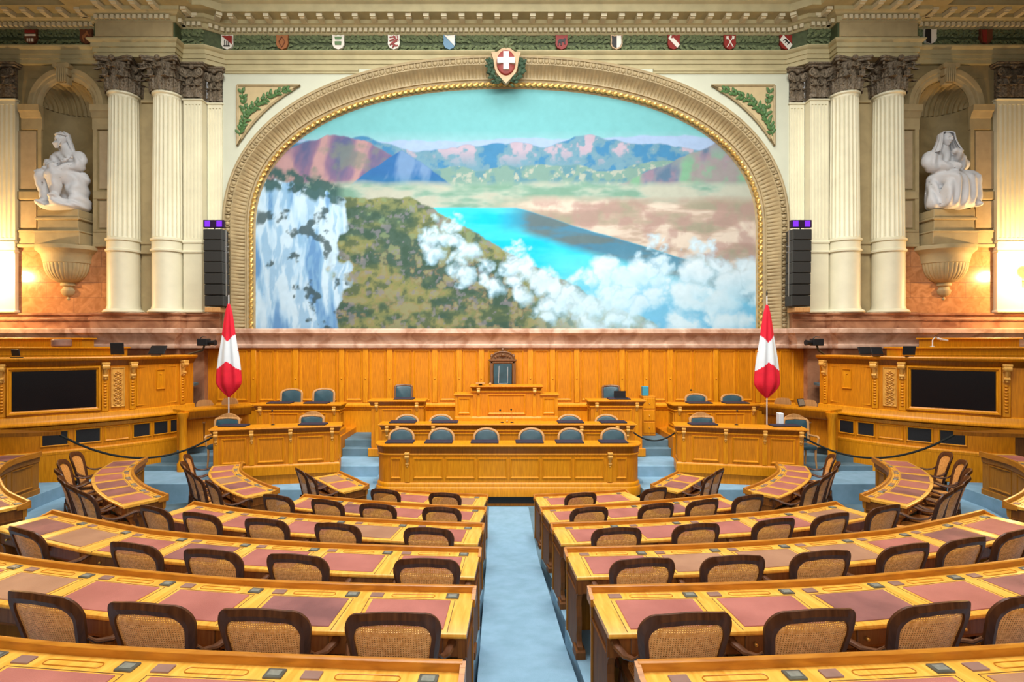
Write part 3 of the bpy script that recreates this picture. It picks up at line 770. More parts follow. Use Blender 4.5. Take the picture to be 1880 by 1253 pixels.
# spandrel panels with laurel branches
for s in (-1,1):
    side='left' if s<0 else 'right'
    e=empty('spandrel_panel','tan corner panel with green laurel branch, above the %s haunch of the painted arch'%side,'wall panel',(s*7.0,14.98,10))
    def q(px,py):
        x=(px-912)*.015+CX; return (x if s<0 else -x, CZ+(626-py)*.015)
    A=q(437,158); B=q(552,158); Cc=q(437,268)
    curve=[]
    p0,p1,p2=B,q(480,195),Cc
    for i in range(13):
        t=i/12; curve.append(((1-t)**2*p0[0]+2*t*(1-t)*p1[0]+t*t*p2[0],(1-t)**2*p0[1]+2*t*(1-t)*p1[1]+t*t*p2[1]))
    poly=[A]+curve
    cen=(sum(p[0] for p in poly)/len(poly),sum(p[1] for p in poly)/len(poly)); cen=(A[0]*.55+cen[0]*.45,A[1]*.55+cen[1]*.45)
    mb=MB(); mb.prism(poly,14.96,15.0,lambda a,b,t:(a,t,b)); mb.build('ground','tan_ground',e)
    mb=MB(); mb.tube([(a,14.955,b) for a,b in poly+[poly[0]]],.032,6); mb.build('border','moulding',e)
    mb=MB()
    root=q(441,250); tip=q(530,166); mid=q(452,185)
    rg=random.Random(11)
    br=[]
    for i in range(41):
        t=i/40; br.append(((1-t)**2*root[0]+2*t*(1-t)*mid[0]+t*t*tip[0],(1-t)**2*root[1]+2*t*(1-t)*mid[1]+t*t*tip[1]))
    up=[(br[12][0]+(q(446,168)[0]-br[12][0])*t/10,br[12][1]+(q(446,168)[1]-br[12][1])*t/10) for t in range(11)]
    for b_ in (br,up):
        mb.tube([(x,14.95,z) for x,z in b_],.012,5)
        for i in range(1,len(b_),2):
            dx,dz=b_[i][0]-b_[i-1][0],b_[i][1]-b_[i-1][1]; a=math.atan2(dz,dx)
            for sg in (-1,1):
                leaf(mb,b_[i],a+sg*(.75+rg.uniform(-.3,.3)),.19+rg.uniform(-.04,.03),.085,14.95,.03)
    mb.build('laurel_branch','leaf_bright',e)
# ================================================================== COLUMNS
def acanthus(mb,c,a,r0,z0,h,w,out,sc=1):
    # leaf rising along the bell then curling outwards
    nt,nw=15,7
    ca,sa=math.cos(a),math.sin(a)
    def fn(i,j):
        t=i/(nt-1); v=(j/(nw-1)-.5)*2
        rad=r0+.03+out*max(0,(t-.55)/.45)**1.6; z=z0+h*(math.sin(min(t,0.85)/.85*PI/2) if t<.85 else 1-.9*(t-.85))
        wd=w*(1-.25*t)*(1+.30*math.sin(t*26))*(.35 if t>.95 else 1)
        u=v*wd*.5
        rad+=.055*(1-abs(v))+(.03 if j%2 else 0)*(.4+t)
        return (c[0]+rad*ca-u*sa, c[1]+rad*sa+u*ca, c[2]+z)
    mb.grid(fn,nt,nw)
def volute(mb,c,a,r,z,s,diag=True):
    pts=[];rad=[]
    for k in range(22):
        t=k/21; th=t*PI*3.2; rr=s*(1-t*.85)
        ox=r+rr*math.sin(th)-.0; oz=z-s*.2+rr*math.cos(th)
        pts.append((c[0]+ox*math.cos(a),c[1]+ox*math.sin(a),c[2]+oz)); rad.append(.032*(1-.4*t))
    mb.tube(pts,rad,6)
def round_capital(c,parent,R=.36,H=.86):
    mb=MB()
    mb.lathe([(R*.90,0),(R*.90,.05),(R*.9,.3),(R*.98,.55),(R*1.2,.74)],32,c)
    for k in range(8):
        acanthus(mb,c,2*PI*k/8+PI/8,R-.01,0.0,.34,.21,.19)
        acanthus(mb,c,2*PI*k/8,R-.02,0.0,.58,.20,.24)
    for k in range(4):
        a=PI/4+k*PI/2; volute(mb,c,a,R*1.32,.68,.115)
        acanthus(mb,c,a,R+.03,.36,.30,.15,.22)
        volute(mb,c,a+PI/4-.30,R*1.06,.64,.07); volute(mb,c,a+PI/4+.30,R*1.06,.64,.07)
        mb.sphere((c[0]+(R*1.33)*math.cos(a+PI/4),c[1]+(R*1.33)*math.sin(a+PI/4),c[2]+.80),.075,8,6)
    # concave abacus
    pol=[]
    for k in range(4):
        a0=PI/4+k*PI/2
        for i in range(9):
            t=(i-4)/4; r=R*1.62-(1-abs(t)**1.6)*R*.42
            an_=a0+PI/4+t*(PI/4-.07); rr=(R*1.30)/max(.1,math.cos(t*(PI/4-.07)))*(.97+.12*abs(t)**2)-.06*(1-t*t)
            pol.append((rr*math.cos(an_),rr*math.sin(an_)))
    for z0,z1,k in ((H-.11,H-.05,.94),(H-.05,H,1.0)):
        mb.prism([(x*k,y*k) for x,y in pol],z0,z1,lambda a,b,t:(c[0]+a,c[1]+b,c[2]+t))
    return mb.build('capital','capital',parent)
def column(x,y,label):
    e=empty('fluted_column',label,'column',(x,y,4.24),'fluted columns flanking the painting')
    R=.385
    def fl(a,r,z):
        return r-(.030*max(0,math.cos(a*24))**.7 if 6.24<z+4.24-.0<9.98 else 0)
    # base mouldings
    mb=MB(); mb.lathe([(R+.10,0),(R+.11,.03),(R+.08,.07),(R+.02,.10),(R+.015,.14),(R,.18),(R,1.62)],48,(x,y,4.24)); mb.build('lower_shaft','cream',e)
    mb=MB(); mb.lathe([(R,1.62),(R+.04,1.63),(R+.045,1.68),(R+.01,1.70),(R+.01,1.90),(R+.045,1.92),(R+.045,1.97),(R,1.99),(R,2.0)],48,(x,y,4.24)); mb.build('shaft_ring','cream',e)
    mb=MB()
    zs=[2.0,2.001,2.04,3.2,4.4,5.55,5.72,5.76,5.761]
    def sh(i,j):
        a=2*PI*i/144; z=zs[j]; t=(z-2)/3.76; r=R*(1-.09*t)
        fr_=1 if 1<j<7 else 0
        k=(i%6); d=.0 if k in (0,) else .028*math.sin(PI*k/6)**.6
        return (x+(r-d*fr_)*math.cos(a),y+(r-d*fr_)*math.sin(a),4.24+z)
    mb.grid(sh,144,len(zs),wrapu=True); mb.build('fluted_shaft','cream',e)
    mb=MB(); r=R*.91; mb.lathe([(r,5.76),(r,5.80),(r+.04,5.83),(r+.045,5.86),(r+.04,5.89),(r-.02,5.90)],48,(x,y,4.24)); mb.build('neck_ring','cream',e)
    round_capital((x,y,10.12),e)
for s in (-1,1):
    sd='left' if s<0 else 'right'
    column(s*10.35,14.76,'round cream fluted column with dark capital, %s of the painting, next to the statue niche'%sd)
    column(s*9.15,14.76,'round cream fluted column with dark capital, %s of the painting, nearer the loudspeaker'%sd)
def pilaster(x0,x1,yf,yb,label,z0=4.24,fl=5):
    xc=(x0+x1)/2; w=x1-x0
    e=empty('fluted_pilaster',label,'pilaster',(xc,(yf+yb)/2,z0),'flat fluted pilasters')
    mb=MB(); mb.box(x0,x1,yf,yb,z0,5.86); mb.box(x0-.04,x1+.04,yf-.05,yb,z0,z0+.08,bev=.02); mb.build('lower_shaft','cream',e,False)
    mb=MB(); mb.box(x0-.02,x1+.02,yf-.04,yb,5.86,5.93,bev=.015); mb.box(x0,x1,yf-.01,yb,5.93,6.12); mb.box(x0-.02,x1+.02,yf-.04,yb,6.12,6.19,bev=.015); mb.build('shaft_ring','cream',e,False)
    mb=MB(); zt=9.98
    # fluted front by profile
    prof=[(x0,yb),(x0,yf)]; m=.04; fw=(w-m)/fl
    for k in range(fl):
        a=x0+m+k*fw; prof.append((a,yf))
        for q in range(1,6): prof.append((a+(fw-m)*q/6,yf+.03*math.sin(PI*q/6)))
        prof.append((a+fw-m,yf))
    prof+= [(x1,yf),(x1,yb)]
    mb.prism(prof,6.26,zt-.1,lambda a,b,t:(a,b,t)); mb.box(x0,x1,yf,yb,6.19,6.26); mb.box(x0,x1,yf,yb,zt-.1,zt)
    mb.build('fluted_shaft','cream',e,False)
    mb=MB(); mb.box(x0-.03,x1+.03,yf-.04,yb,zt,zt+.05,bev=.015); mb.build('neck_ring','cream',e,False)
    mb=MB(); c=(xc,yf+.2,10.05); mb.box(x0+.02,x1-.02,yf+.02,yb,10.03,10.95)
    nlf=3
    for k in range(nlf):
        xx=x0+w*(k+.5)/nlf
        acanthus(mb,(xx,yf+.36,10.05),-PI/2,.33,0,.32,w/nlf*1.05,.12)
    for k in range(2):
        xx=x0+w*(k+.5)/2
        acanthus(mb,(xx,yf+.36,10.05),-PI/2,.34,0,.55,w/2,.14)
    for q in (-1,1):
        xx=xc+q*w*.40
        pts=[];
        for k in range(20):
            t=k/19; th=t*PI*3.2; rr=.11*(1-.85*t); pts.append((xx+q*rr*math.sin(th),yf-.07-.0*t,10.05+.66+rr*math.cos(th)))
        mb.tube(pts,.03,6)
        mb.tube([(xc+q*.05,yf-.02,10.35),(xc+q*w*.25,yf-.05,10.55),(xx,yf-.08,10.8)],[.03,.035,.04],6)
    mb.sphere((xc,yf-.06,10.86),.07,8,6)
    mb.box(x0-.08,x1+.08,yf-.10,yb,10.86,10.92,bev=.02); mb.box(x0-.11,x1+.11,yf-.13,yb,10.92,10.98,bev=.02)
    mb.build('capital','capital',e)
for s in (-1,1):
    sd='left' if s<0 else 'right'
    a,b=sorted((s*8.22,s*8.72)); pilaster(a,b,14.72,15.0,'cream fluted pilaster between the round column and the loudspeaker, %s side'%sd)
    a,b=sorted((s*7.80,s*8.20)); pilaster(a,b,14.97,15.2,'narrow cream fluted pilaster behind the loudspeaker, %s of the painting'%sd,fl=4)
    a,b=sorted((s*13.25,s*14.05)); pilaster(a,b,14.70,14.95,'cream fluted pilaster at the far %s edge, lit warmly by a wall lamp'%sd,fl=6)
    # lamp globe beside the frame
    e=empty('wall_lamp','glowing globe wall lamp beside the far %s pilaster'%sd,'lamp',(s*13.95,14.2,5.2))
    mb=MB(); mb.sphere((s*13.95,14.3,5.35),.10,14,10); mb.build('globe','glow',e)
    mb=MB(); mb.tube([(s*13.95,14.72,5.1),(s*13.95,14.45,5.05),(s*13.95,14.3,5.12),(s*13.95,14.3,5.26)],.02,8); mb.build('bracket','brass',e)
# ================================================================== DESKS
def frame_at(c,s,off,z=0):
    p,T,N=c.at(s); sd=c.side
    X=(sd*T[0],sd*T[1]); Y=(-N[0],-N[1])
    return Matrix(((X[0],Y[0],0,p[0]+N[0]*off),(X[1],Y[1],0,p[1]+N[1]*off),(0,0,1,z),(0,0,0,1)))
ROWN={'A':'nearest row, cut off by the bottom of the photo','B':'second row from the viewer','C':'third row from the viewer','D':'fourth row from the viewer','E':'fifth row from the viewer','F':'frontmost short row'}
def prism_sec(mb,c,s,prof,th,mi=0):
    # profile in (offset,z) plane at arc s with thickness th along the row
    p,T,N=c.at(s)
    mb.prism(prof,-th/2,th/2,lambda a,b,t:(p[0]+N[0]*a+T[0]*t,p[1]+N[1]*a+T[1]*t,b),mi)
LEATHERS=['leather','leather','leather','leather_plum','leather','leather_tan','leather','leather_plum']
_lr=random.Random(21)
def desk(row,sd,s0,s1,nseat,where,margin=.07,margin1=.07,tans=()):
    c=CUR[row,sd]; rz=RZ[row]; fz=FZ[row]; zt=rz-.045
    side='left' if sd<0 else 'right'
    p,T,N=c.at((s0+s1)/2)
    e=empty('curved_desk',where,'desk',(p[0]+N[0]*.3,p[1]+N[1]*.3,fz),'curved delegates desks')
    n=max(12,int((s1-s0)/.09)); ss=[s0+(s1-s0)*i/n for i in range(n+1)]
    pts=[c.at(s)[0] for s in ss]; nr=[c.at(s)[2] for s in ss]
    mb=MB(); mb.sweep(pts,[(.02,zt),(.555,zt),(.565,zt-.006),(.568,zt-.02),(.56,zt-.034),(.02,zt-.034)],nrm=nr); mb.build('desktop','top',e)
    # rail along the podium edge, curling round the aisle ends
    mb=MB()
    mb.sweep(pts,[(-.012,zt-.05),(.024,zt-.05),(.024,rz-.004),(.018,rz),(-.006,rz),(-.012,rz-.006)],nrm=nr,grain_along=True)
    for s_,sg in ((s0,-1),(s1,1)):
        q,T,N=c.at(s_)
        for k in range(4):
            a0,a1=.006+.03*k,.006+.03*(k+1)
            hh=rz-.012*k if k<3 else rz-.03
            mb.prism([(a0,zt-.05),(a1+.002,zt-.05),(a1+.002,hh-.012),(a0,hh)],-.012,.014,lambda a,b,t:(q[0]+N[0]*a+T[0]*(t+sg*.004),q[1]+N[1]*a+T[1]*(t+sg*.004),b))
    mb.build('rear_rail','rail',e)
    # podium-side panelling
    mb=MB(); mb.sweep(pts,[(.05,fz+.001),(.07,fz+.001),(.07,zt-.035),(.05,zt-.035)],nrm=nr)
    mb.sweep(pts,[(.03,fz+.001),(.05,fz+.001),(.05,fz+.09),(.04,fz+.10),(.03,fz+.09)],nrm=nr)
    mb.sweep(pts,[(.035,zt-.15),(.05,zt-.15),(.05,zt-.035),(.025,zt-.035),(.03,zt-.12)],nrm=nr)
    cell=(s1-s0-margin-margin1)/nseat
    for k in range(nseat):
        Mx=frame_at(c,s0+margin+cell*(k+.5),.046)
        R=Mx.to_3x3(); O=Mx@Vector((-cell*.38,0,fz+.14)); w=cell*.76; h=zt-.17-fz-.14
        mb.ring(O,R@Vector((1,0,0)),Vector((0,0,1)),R@Vector((0,1,0)),w,h,.035,.02)
    mb.build('modesty_panel','desk_panel',e)
    # apron under the writing edge
    mb=MB(); mb.sweep(pts,[(.50,zt-.16),(.525,zt-.16),(.525,zt-.033),(.50,zt-.033)],nrm=nr)
    mb.sweep(pts,[(.07,zt-.17),(.52,zt-.17),(.52,zt-.155),(.07,zt-.155)],nrm=nr)
    mb.build('apron','apron',e)
    prof=[(.05,zt-.035),(.53,zt-.035),(.53,zt-.17),(.505,zt-.19),(.48,zt-.24),(.475,zt-.30),(.495,zt-.38),(.50,zt-.46),(.48,fz+.18),(.49,fz+.13),(.515,fz+.11),(.535,fz+.10),(.54,fz+.001),(.06,fz+.001),(.06,fz+.10)]
    for s_ in (s0+.035,s1-.035):
        mb=MB(); prism_sec(mb,c,s_,prof,.045); prism_sec(mb,c,s_,[(.40,fz+.001),(.555,fz+.001),(.555,fz+.06),(.54,fz+.075),(.41,fz+.075)],.085)
        mb.build('end_panel','apron',e,False)
    sm=MB()
    for k in range(nseat):
        sc=s0+margin+cell*(k+.5); Mx=frame_at(c,sc,0,zt)
        hw=min(.285,cell*.385)
        lm=_lr.choice(LEATHERS)
        mb=MB(); mb.box(-hw,hw,-.52,-.15,-.01,.006,M4=Mx,bev=.003); mb.build('leather_inlay',lm,e,False)
        for xx in (-hw-.028,hw+.028): sm.box(xx-.0022,xx+.0022,-.555,-.135,-.005,.0012,M4=Mx)
        sm.box(-hw-.028,hw+.028,-.137,-.133,-.005,.0012,M4=Mx)
        mb=MB(); mb.box(-hw-.03,-hw+.06,-.115,-.055,-.005,.008,M4=Mx,bev=.002); mb.build('seat_plate','plate',e,False)
        mb=MB(); mb.box(hw-.04,hw+.05,-.12,-.05,-.005,.009,M4=Mx,bev=.003); d=mb.build('voting_unit','device',e,False)
        mb=MB(); mb.box(hw-.025,hw+.035,-.105,-.065,.005,.0105,M4=Mx); mb.build('display','device_face',d,False)
        # pen tray: shallow rim
        mb=MB(); 
        for i in range(12):
            pass
        ol=[(-.13+.022*math.cos(a),-.085+.022*math.sin(a)) for a in [PI/2+PI*i/8 for i in range(9)]]+[(.13+.022*math.cos(a),-.085+.022*math.sin(a)) for a in [-PI/2+PI*i/8 for i in range(9)]]
        w3=[Mx@Vector((x,y,.0015)) for x,y in ol]
        mb.tube([tuple(v) for v in w3]+[tuple(w3[0])],.0028,5,caps=False); mb.build('pen_tray','rail',e)
        # drawer with knob
        if cell>.4:
            mb=MB(); mb.box(-hw,hw,-.532,-.515,-.15,-.045,M4=Mx,bev=.004); d=mb.build('drawer','walnut_mid',e,False)
            mb=MB(); c0=Mx@Vector((-hw+.06,-.545,-.1)); mb.sphere(tuple(c0),.014,8,6); mb.build('knob','brass',d)
    sm.build('lid_seams','seam',e,False)
    return c,s0,s1,cell,margin
DS={}
def desk_section(row,sd,xa,xb,n,where):
    c=CUR[row,sd]; s0=c.s_at_x(xa); s1=c.s_at_x(xb) if xb else c.L
    DS[row,sd,'side' if xa>.5 else 'main']=desk(row,sd,s0,s1,n,where)
for sd in (-1,1):
    h='left' if sd<0 else 'right'
    desk_section('A',sd,.41,5.45,7,'nearest curved wooden desk on the %s, running off the bottom of the photo'%h)
    desk_section('B',sd,.41,7.2,10,'second nearest curved desk, %s of the aisle, running out of the photo'%h)
    desk_section('C',sd,.41,5.48,7,'long seven-seat curved desk %s of the aisle, third row from the viewer'%h)
    desk_section('D',sd,.41,4.40,5,'five-seat curved desk %s of the aisle, fourth row from the viewer'%h)
    desk_section('E',sd,.41,3.37,4,'four-seat curved desk %s of the aisle, behind the frontmost pair'%h)
    desk_section('F',sd,.41,2.10,2,'short two-seat desk %s of the aisle, directly before the long front bench'%h)
    desk_section('C',sd,6.07,None,6,'outermost bending side desk at the %s edge, its inner panelled face showing'%h)
    desk_section('D',sd,4.98,None,6,'bending side desk on the %s with six red pads, beside the stepped carpet'%h)
    desk_section('E',sd,3.94,None,5,'bending side desk on the %s with five red pads, below the panelled side bench'%h)
    desk_section('F',sd,2.68,None,2,'small angled two-pad side desk on the %s, beside the front bench'%h)
# ================================================================== CANE CHAIRS
def make_cane_chair():
    e=empty('cane_armchair','x','chair',(0,0,0),'cane-backed delegates armchairs')
    def by(x,z): return -.20-.15*((z-.40)/.6)**1.3+.055*(x/.27)**2
    out=[]
    for i in range(7): t=i/6; out.append((-.215-.060*t,.44+.44*t))
    for i in range(1,9): a=PI/2*i/8; out.append((-.275+.10*(1-math.cos(a)),.88+.135*math.sin(a)))
    for i in range(1,8): t=i/8; out.append((-.175+.350*t,1.015+.022*math.sin(PI*t)))
    out+= [(-x,z) for x,z in out[:15][::-1]]
    inn=[(x*.80,.735+(z-.735)*.775-.008) for x,z in out]
    n=len(out); mb=MB(); vs=[]
    for (o,i_) in zip(out,inn):
        m=((o[0]+i_[0])/2,(o[1]+i_[1])/2)
        for (x,z),dy in ((o,-.006),(m,-.024),(i_,-.014),(i_,.012),(m,.018),(o,.010)):
            vs.append((x,by(x,z)+dy,z))
    K=6; fs=[]
    for i in range(n):
        j=(i+1)%n
        for k in range(K): fs.append((i*K+k,j*K+k,j*K+(k+1)%K,i*K+(k+1)%K))
    mb.add(vs,fs); mb.build('back_frame','walnut',e)
    # cane panel
    zz=sorted(set(round(z,4) for x,z in inn)); z0,z1=zz[0]-.004,zz[-1]+.003
    def hw(z):
        ls=[(p[1],-p[0]) for p in inn[:19] if p[0]<=0]; return float(np.interp(z,[l[0] for l in ls],[l[1] for l in ls]))
    mb=MB(); nz=12; nx=9
    def f(i,j):
        z=z0+(z1-z0)*j/(nz-1); z=min(z,inn[18][1]); x=(hw(z)+.008)*(2*i/(nx-1)-1); return (x,by(x,z),z)
    mb.grid(f,nx,nz,uvf=lambda i,j:((f(i,j)[0]),(f(i,j)[2])))
    mb.build('cane_back','cane',e)
    mb=MB(); pol=[]
    for i in range(24):
        a=2*PI*i/24; pol.append((.245*math.copysign(abs(math.cos(a))**.55,math.cos(a))*(1+.06*math.sin(a)),.01+.235*math.copysign(abs(math.sin(a))**.55,math.sin(a))))
    mb.prism(pol,.40,.45,lambda a,b,t:(a,b,t)); mb.prism([(x*.95,y*.95) for x,y in pol],.35,.40,lambda a,b,t:(a,b,t)); s_=mb.build('seat','walnut_mid',e)
    mb=MB(); mb.prism([(x*.84,y*.84+.01) for x,y in pol],.449,.458,lambda a,b,t:(a,b,t)); mb.build('cane_seat','cane',s_)
    for q in (-1,1):
        mb=MB()
        mb.tube([(q*.245,by(.245,.70)+.005,.72),(q*.262,-.17,.675),(q*.29,-.09,.650),(q*.312,0,.655),(q*.318,.09,.682),(q*.315,.16,.695),(q*.312,.205,.685),(q*.308,.225,.655),(q*.300,.212,.635)],[.018,.022,.026,.029,.031,.032,.030,.024,.014],8,flat=.62,up=(0,0,1))
        mb.tube([(q*.308,.17,.68),(q*.318,.15,.60),(q*.300,.19,.53),(q*.262,.20,.46),(q*.245,.20,.42)],[.02,.026,.022,.024,.02],8,flat=.8)
        mb.build('armrest','walnut',e)
        mb=MB(); mb.tube([(q*.225,-.205,.45),(q*.215,-.205,.36),(q*.215,-.225,.2),(q*.225,-.27,.0)],[.024,.026,.022,.017],8); mb.build('leg','walnut',e)
        mb=MB(); mb.tube([(q*.21,.20,.40),(q*.215,.215,.30),(q*.205,.205,.15),(q*.21,.22,.0)],[.028,.030,.02,.018],8); mb.build('leg','walnut',e)
    return e
proto=make_cane_chair(); used=[False]
def chair_at(Mx,label):
    o=proto if not used[0] else copy_tree(proto); used[0]=True
    o.matrix_world=Mx; o['label']=label
    o.location=Mx.to_translation(); o.rotation_euler=Mx.to_euler()
    return o
OFF=.60
def s_for_px(c,px,off,s0,s1):
    best=None
    for i in range(401):
        s=s0-.6+(s1-s0+1.2)*i/400
        if s<0 or s>c.L: continue
        p,T,N=c.at(s); X=p[0]+N[0]*off; Y=p[1]+N[1]*off; q=(X-CX)/Y*1000+912
        if best is None or abs(q-px)<best[0]: best=(abs(q-px),s)
    return best[1]
MAINCH={('F',-1):[815,705],('F',1):[1066,1202],
('E',-1):[809,690,600,508],('E',1):[1081,1207,1291,1378],
('D',-1):[786,619,487,366,283],('D',1):[1136,1282,1422,1529,1628],
('C',-1):[780,545,385,245,46],('C',1):[1181,1350,1515,1663,1772,1868],
('B',-1):[715,478,265,77],('B',1):[1262,1495,1712,1890]}
RN={'F':'frontmost two-seat','E':'four-seat','D':'five-seat','C':'seven-seat','B':'second nearest'}
rc=random.Random(5)
for (row,sd),L in MAINCH.items():
    c,s0,s1,cell,mg=DS[row,sd,'main']
    off=.56 if row=='B' else OFF
    for i,px in enumerate(L):
        s=s_for_px(c,px,off+.30,s0,s1)
        Mx=frame_at(c,s,off,FZ[row])@Matrix.Rotation(rc.uniform(-.05,.05),4,'Z')
        chair_at(Mx,'cane-back armchair, %s from the aisle at the %s desk on the %s'%(ORD[i],RN[row],'left' if sd<0 else 'right'))
# side-block chairs, set close to the outer edge of each bending desk
SIDECH={'F':[.3,.72],'E':[.12,.34,.52,.70,.90],'D':[.03,.17,.33,.50,.67,.84]}
SN={'F':'small angled','E':'five-pad bending','D':'six-pad bending'}
for row,fr_ in SIDECH.items():
    for sd in (-1,1):
        c,s0,s1,cell,mg=DS[row,sd,'side']
        for i,f_ in enumerate(fr_):
            s=s0+(s1-s0)*f_
            Mx=frame_at(c,s,.66,FZ[row])@Matrix.Rotation(rc.uniform(-.08,.08),4,'Z')
            chair_at(Mx,'cane-back armchair, %s from the viewer, at the %s desk far %s'%(ORD[i],SN[row],'left' if sd<0 else 'right'))
# ================================================================== PODIUM FURNITURE
def xf(mb,Mx):
    mb.v=[tuple(Mx@Vector(v)) for v in mb.v]; return mb
def corbel(e,Mx,x,z,w=.075,h=.30,y=0.0,d=.09):
    mb=MB()
    mb.box(x-w*.6,x+w*.6,y-d,y,z-.05,z,bev=.008)
    mb.tube([(x-w*.5,y-d*.55,z-.095),(x+w*.5,y-d*.55,z-.095)],d*.52,12)
    for q in (-1,1): mb.sphere((x+q*w*.5,y-d*.55,z-.095),d*.26,8,5,sc=(.4,1,1))
    mb.tube([(x,y-d*.5,z-.13),(x,y-d*.30,z-.19),(x,y-d*.20,z-h+.05)],[w*.42,w*.36,w*.2],8)
    mb.tube([(x-w*.36,y-d*.28,z-h+.05),(x+w*.36,y-d*.28,z-h+.05)],d*.30,10)
    mb.sphere((x,y-d*.2,z-h),w*.28,8,5)
    mb.box(x-w*.45,x+w*.45,y-.012,y,z-h-.02,z-.05)
    xf(mb,Mx); return mb.build('corbel','oak_light',e)
def wood_front(e,Mx,w,depth,zb,zt,panels,corbels,base=.16,fr=.14,end_rings=True,ch=.28):
    # local x in [-w/2,w/2], front face at y=0, body behind (+y)
    hw=w/2
    mb=MB(); mb.box(-hw,hw,0,depth,zb,zt-.04); xf(mb,Mx); mb.build('body','oak_panel',e,False)
    mb=MB(); p=[(-hw,depth),(-hw,0),(hw,0),(hw,depth)]
    mb.sweep(p,[(-.02,zt-.045),(.05,zt-.045),(.075,zt-.035),(.085,zt-.02),(.08,zt),(-.02,zt)]); mb.box(-hw-.001,hw+.001,-.001,depth,zt-.04,zt-.002); xf(mb,Mx); mb.build('top_board','oak',e,False)
    mb=MB(); mb.sweep(p,[(0,zt-fr),(.015,zt-fr),(.02,zt-fr+.03),(.05,zt-.045),(0,zt-.045)]); xf(mb,Mx); mb.build('cove','oak_dark',e,False)
    mb=MB(); mb.sweep(p,[(0,zt-fr-.035),(.03,zt-fr-.03),(.035,zt-fr-.012),(.02,zt-fr),(0,zt-fr)])
    if base: mb.sweep(p,[(0,zb),(.04,zb),(.04,zb+base-.04),(.03,zb+base-.02),(.012,zb+base),(0,zb+base)])
    xf(mb,Mx); mb.build('mouldings','oak',e,False)
    mb=MB(); z0=zb+base+.05; h=zt-fr-.08-z0
    for a,b in panels:
        mb=MB(); mb.ring((a,0,z0),(1,0,0),(0,0,1),(0,-1,0),b-a,h,.045,.022); xf(mb,Mx); mb.build('panel_moulding','oak',e,False)
    if end_rings and depth>.3:
        for q in (-1,1):
            mb=MB(); mb.ring((q*hw,depth-.06 if q<0 else .06,z0),(0,q,0),(0,0,1),(q,0,0),depth-.12,h,.045,.02); xf(mb,Mx); mb.build('end_panel_moulding','oak',e,False)
    for x in corbels:
        corbel(e,Mx,x,zt-.05,h=ch)
        mb=MB(); mb.box(x-.05,x+.05,-.02,0,zb+base,zt-fr-.03,bev=.006); xf(mb,Mx); mb.build('stile','oak',e,False)
def TM(x,y,z=0,r=0): return Matrix.Translation((x,y,z))@Matrix.Rotation(r,4,'Z')
# --- long front bench with rounded ends
e=empty('front_bench','long panelled oak bench with rounded ends facing the aisle, closest to delegates','bench',(0,12,0))
def rounded(x,y0,y1,r,n=8):
    L=[(-x,y1)]+[(-x+r-r*math.cos(PI/2*i/n),y0+r-r*math.sin(PI/2*i/n)) for i in range(n+1)]
    return L+[(-a,b) for a,b in L[::-1]]
p=rounded(2.80,11.52,12.0,.30)
mb=MB(); mb.sweep(p,[(-.06,.24),(0,.24),(0,1.24),(-.06,1.24)]); mb.box(-2.5,2.5,11.55,11.99,.0,1.2); mb.build('body','oak_panel',e)
mb=MB(); mb.sweep(p,[(-.48,1.235),(.04,1.235),(.07,1.25),(.075,1.27),(.065,1.29),(-.48,1.29)]); mb.box(-2.5,2.5,11.53,11.99,1.24,1.288); mb.build('top_board','oak',e)
mb=MB(); mb.sweep(p,[(0,1.10),(.012,1.10),(.02,1.14),(.045,1.235),(0,1.235)]); mb.build('cove','oak_dark',e)
mb=MB(); mb.sweep(p,[(0,1.06),(.028,1.065),(.032,1.085),(.015,1.10),(0,1.10)])
mb.sweep(p,[(0,.20),(.06,.20),(.06,.37),(.05,.39),(.035,.40),(.035,.45),(.02,.48),(0,.49)]); mb.build('mouldings','oak',e)
mb=MB(); pl=rounded(2.72,11.50,12.0,.3); mb.sweep(pl,[(0,0),(.02,0),(.02,.045),(0,.045)]); mb.build('kick_board','oak_dark',e)
mb=MB(); mb.sweep(pl,[(-.02,.04),(0,.04),(0,.205),(-.02,.205)]); mb.build('ventilation_grille','grille',e)
mb=MB()
for k in range(6):
    x0=(760+59.2*k-933.7)*.0115; mb.ring((x0-.02,11.52,.57),(1,0,0),(0,0,1),(0,-1,0),.63,.44,.05,.024)
mb.box(-2.28,2.28,11.515,11.52,.49,1.06)
mb.build('panel_mouldings','oak',e,False)
for s in (-1,1):
    mb=MB(); a,b=sorted((s*2.27,s*2.50)); mb.ring((a-.0,11.519,.57),(1,0,0),(0,0,1),(0,-1,0),b-a,.44,.04,.022); mb.build('end_panel_moulding','oak',e,False)
    corbel(e,Matrix.Identity(4),s*2.14,1.13,y=11.52,w=.09,h=.30)
    mb=MB(); mb.box(s*2.14-.055,s*2.14+.055,11.495,11.52,.49,1.06,bev=.008); mb.build('stile','oak',e,False)
# --- second desk
e=empty('second_bench','long panelled oak desk in the middle, behind the row of six blue armchairs','bench',(0,12.95,.6))
wood_front(e,TM(0,12.83),5.9,.42,.40,1.53,[(-2.62,-1.83),(-1.62,-.6),(-.45,.45),(.6,1.62),(1.83,2.62)],[-2.83,-2.58,-1.74,1.74,2.58,2.83])
